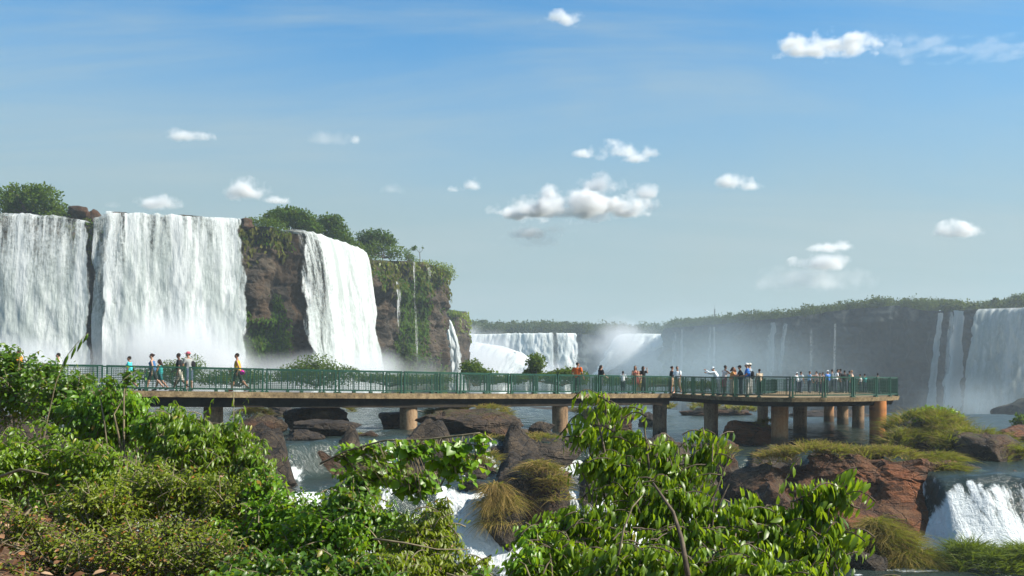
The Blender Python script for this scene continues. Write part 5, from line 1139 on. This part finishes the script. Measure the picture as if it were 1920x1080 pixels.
back_grp = [
 (1495, 84, 1.58, (.75, .76, .76), (.72, .72, .72), 'person with a white cap at the left end of the far platform crowd', 'light', 30),
 (1501, 82, 1.62, (.78, .79, .8), None, 'dark-haired person in white beside the white cap at the left end of the far group', 'tan', -60),
 (1517, 83, 1.66, (.25, .42, .62), None, 'person in a pale blue shirt pointing right, second group of the far crowd', 'tan', -80),
 (1532, 86, 1.68, (.5, .36, .33), None, 'person in dusty pink right of the pointing person', 'light', 90),
 (1538, 80, 1.50, (.62, .5, .42), None, 'short person in beige left of the blue top with white cap', 'tan', 120),
 (1544, 83, 1.56, (.45, .28, .22), None, 'person in brown between the beige and the blue tops', 'tan', 90),
 (1553, 82, 1.70, (.07, .20, .55), (.78, .78, .8), 'person in a blue top with a white cap in the middle of the far crowd', 'light', 30),
 (1560, 85, 1.82, (.2, .24, .25), None, 'tall dark-haired person behind the white shirt in the far crowd', 'tan', -20),
 (1567, 81, 1.80, (.8, .8, .8), None, 'man in a bright white shirt leaning in the far crowd', 'tan', -100),
 (1577, 83, 1.84, (.03, .03, .035), None, 'tall man in black in the far crowd', 'brown', 60),
 (1584, 81, 1.70, (.015, .015, .016), None, 'broad person in a black top right of the tall man in black', 'brown', 0),
 (1592, 84, 1.70, (.03, .3, .2), None, 'person in a green top in the far crowd', 'tan', -60),
 (1598, 82, 1.70, (.6, .42, .3), None, 'light-haired person in a peach top at the right end of the main far crowd', 'light', 70),
 (1614, 84, 1.44, (.6, .58, .55), None, 'small person with a pale top alone right of the main far crowd', 'tan', 60),
 (1622, 83, 1.46, (.05, .3, .28), None, 'small person in teal near the right end of the platform', 'tan', 20),
 (1646, 74, 1.42, (.1, .12, .1), None, 'smallest lone head showing above the railing near the platform right end', 'brown', 0)]
for px, Y, H_, tp, ht, lab, sk, yw in back_grp:
    Xp = (px-CX)/F*Y
    person(lab, (Xp, Y, -.796), yw, H_, ST, ((80, 8, 10), A0[1]) if 'pointing' in lab else A0, 4 if 'leaning' not in lab else 12, skin=sk, top=tp, sleeve=.8, bottom=(.05, .06, .09), blen=.9, hair=(.02, .015, .012) if 'light-haired' not in lab else (.35, .2, .1), hat=ht, brim=1 if ht else 0, vox=.018, bulk=1.2 if 'broad' in lab else 1.0, group='people on the far platform')
# things they carry
def bag(lab, px, Y, z, S, col, yaw, name='backpack', straps=True):
    o0 = Vector(((px-CX)/F*Y, Y, z)); e_ = empty(name, o0, R(yaw)); tag(e_, lab, name.replace('_', ' '))
    mb = MB(); ell(mb, (0, 0, 0), S); ell(mb, (0, -S[1]*.35, -S[2]*.3), (S[0]*.75, S[1]*.8, S[2]*.5)); mb.box((0, 0, -.02), (S[0]*1.5, S[1]*1.2, S[2]*1.5)); o = remesh(mb, 'bag_body', cloth(col), e_, .016, 4)
    if straps:
        for s_ in (-1, 1):
            sm = MB(); sm.tube([(s_*S[0]*.55, S[1]*.5, S[2]*.8), (s_*S[0]*.7, S[1]+.10, S[2]*.95), (s_*S[0]*.7, S[1]+.22, S[2]*.4), (s_*S[0]*.6, S[1]*.6, -S[2]*.7)], .016, 6); sm.build('strap', cloth(col), e_)
    else:
        sm = MB(); sm.tube([(0, 0, S[2]*.6), (0, .05, S[2]+.12), (.02, .1, S[2]+.3)], .008, 5); sm.build('strap', cloth(col), e_)
bag('black backpack worn by the blue-shirted man in the white cap', 1411, 60.4, .47, (.17, .12, .26), (.012, .014, .016), 80)
bag('dark backpack on the man in the pink cap', 362, 48.3, .86, (.15, .10, .20), (.012, .012, .014), 60)
bag('round magenta bag swinging at the hip of the man in the yellow vest', 454, 48.6, .50, (.13, .12, .13), (.62, .03, .34), 90, 'shoulder_bag', False)
add_haze()
c = scene.cycles
c.use_denoising = True
c.max_bounces = 6; c.diffuse_bounces = 3; c.glossy_bounces = 3; c.transmission_bounces = 4; c.transparent_max_bounces = 16; c.volume_bounces = 2
c.volume_step_rate = 1.0; c.volume_max_steps = 160
c.sample_clamp_indirect = 6
scene.view_settings.view_transform = 'Standard'; scene.view_settings.look = 'None'; scene.view_settings.gamma = 1; scene.view_settings.exposure = EXPO
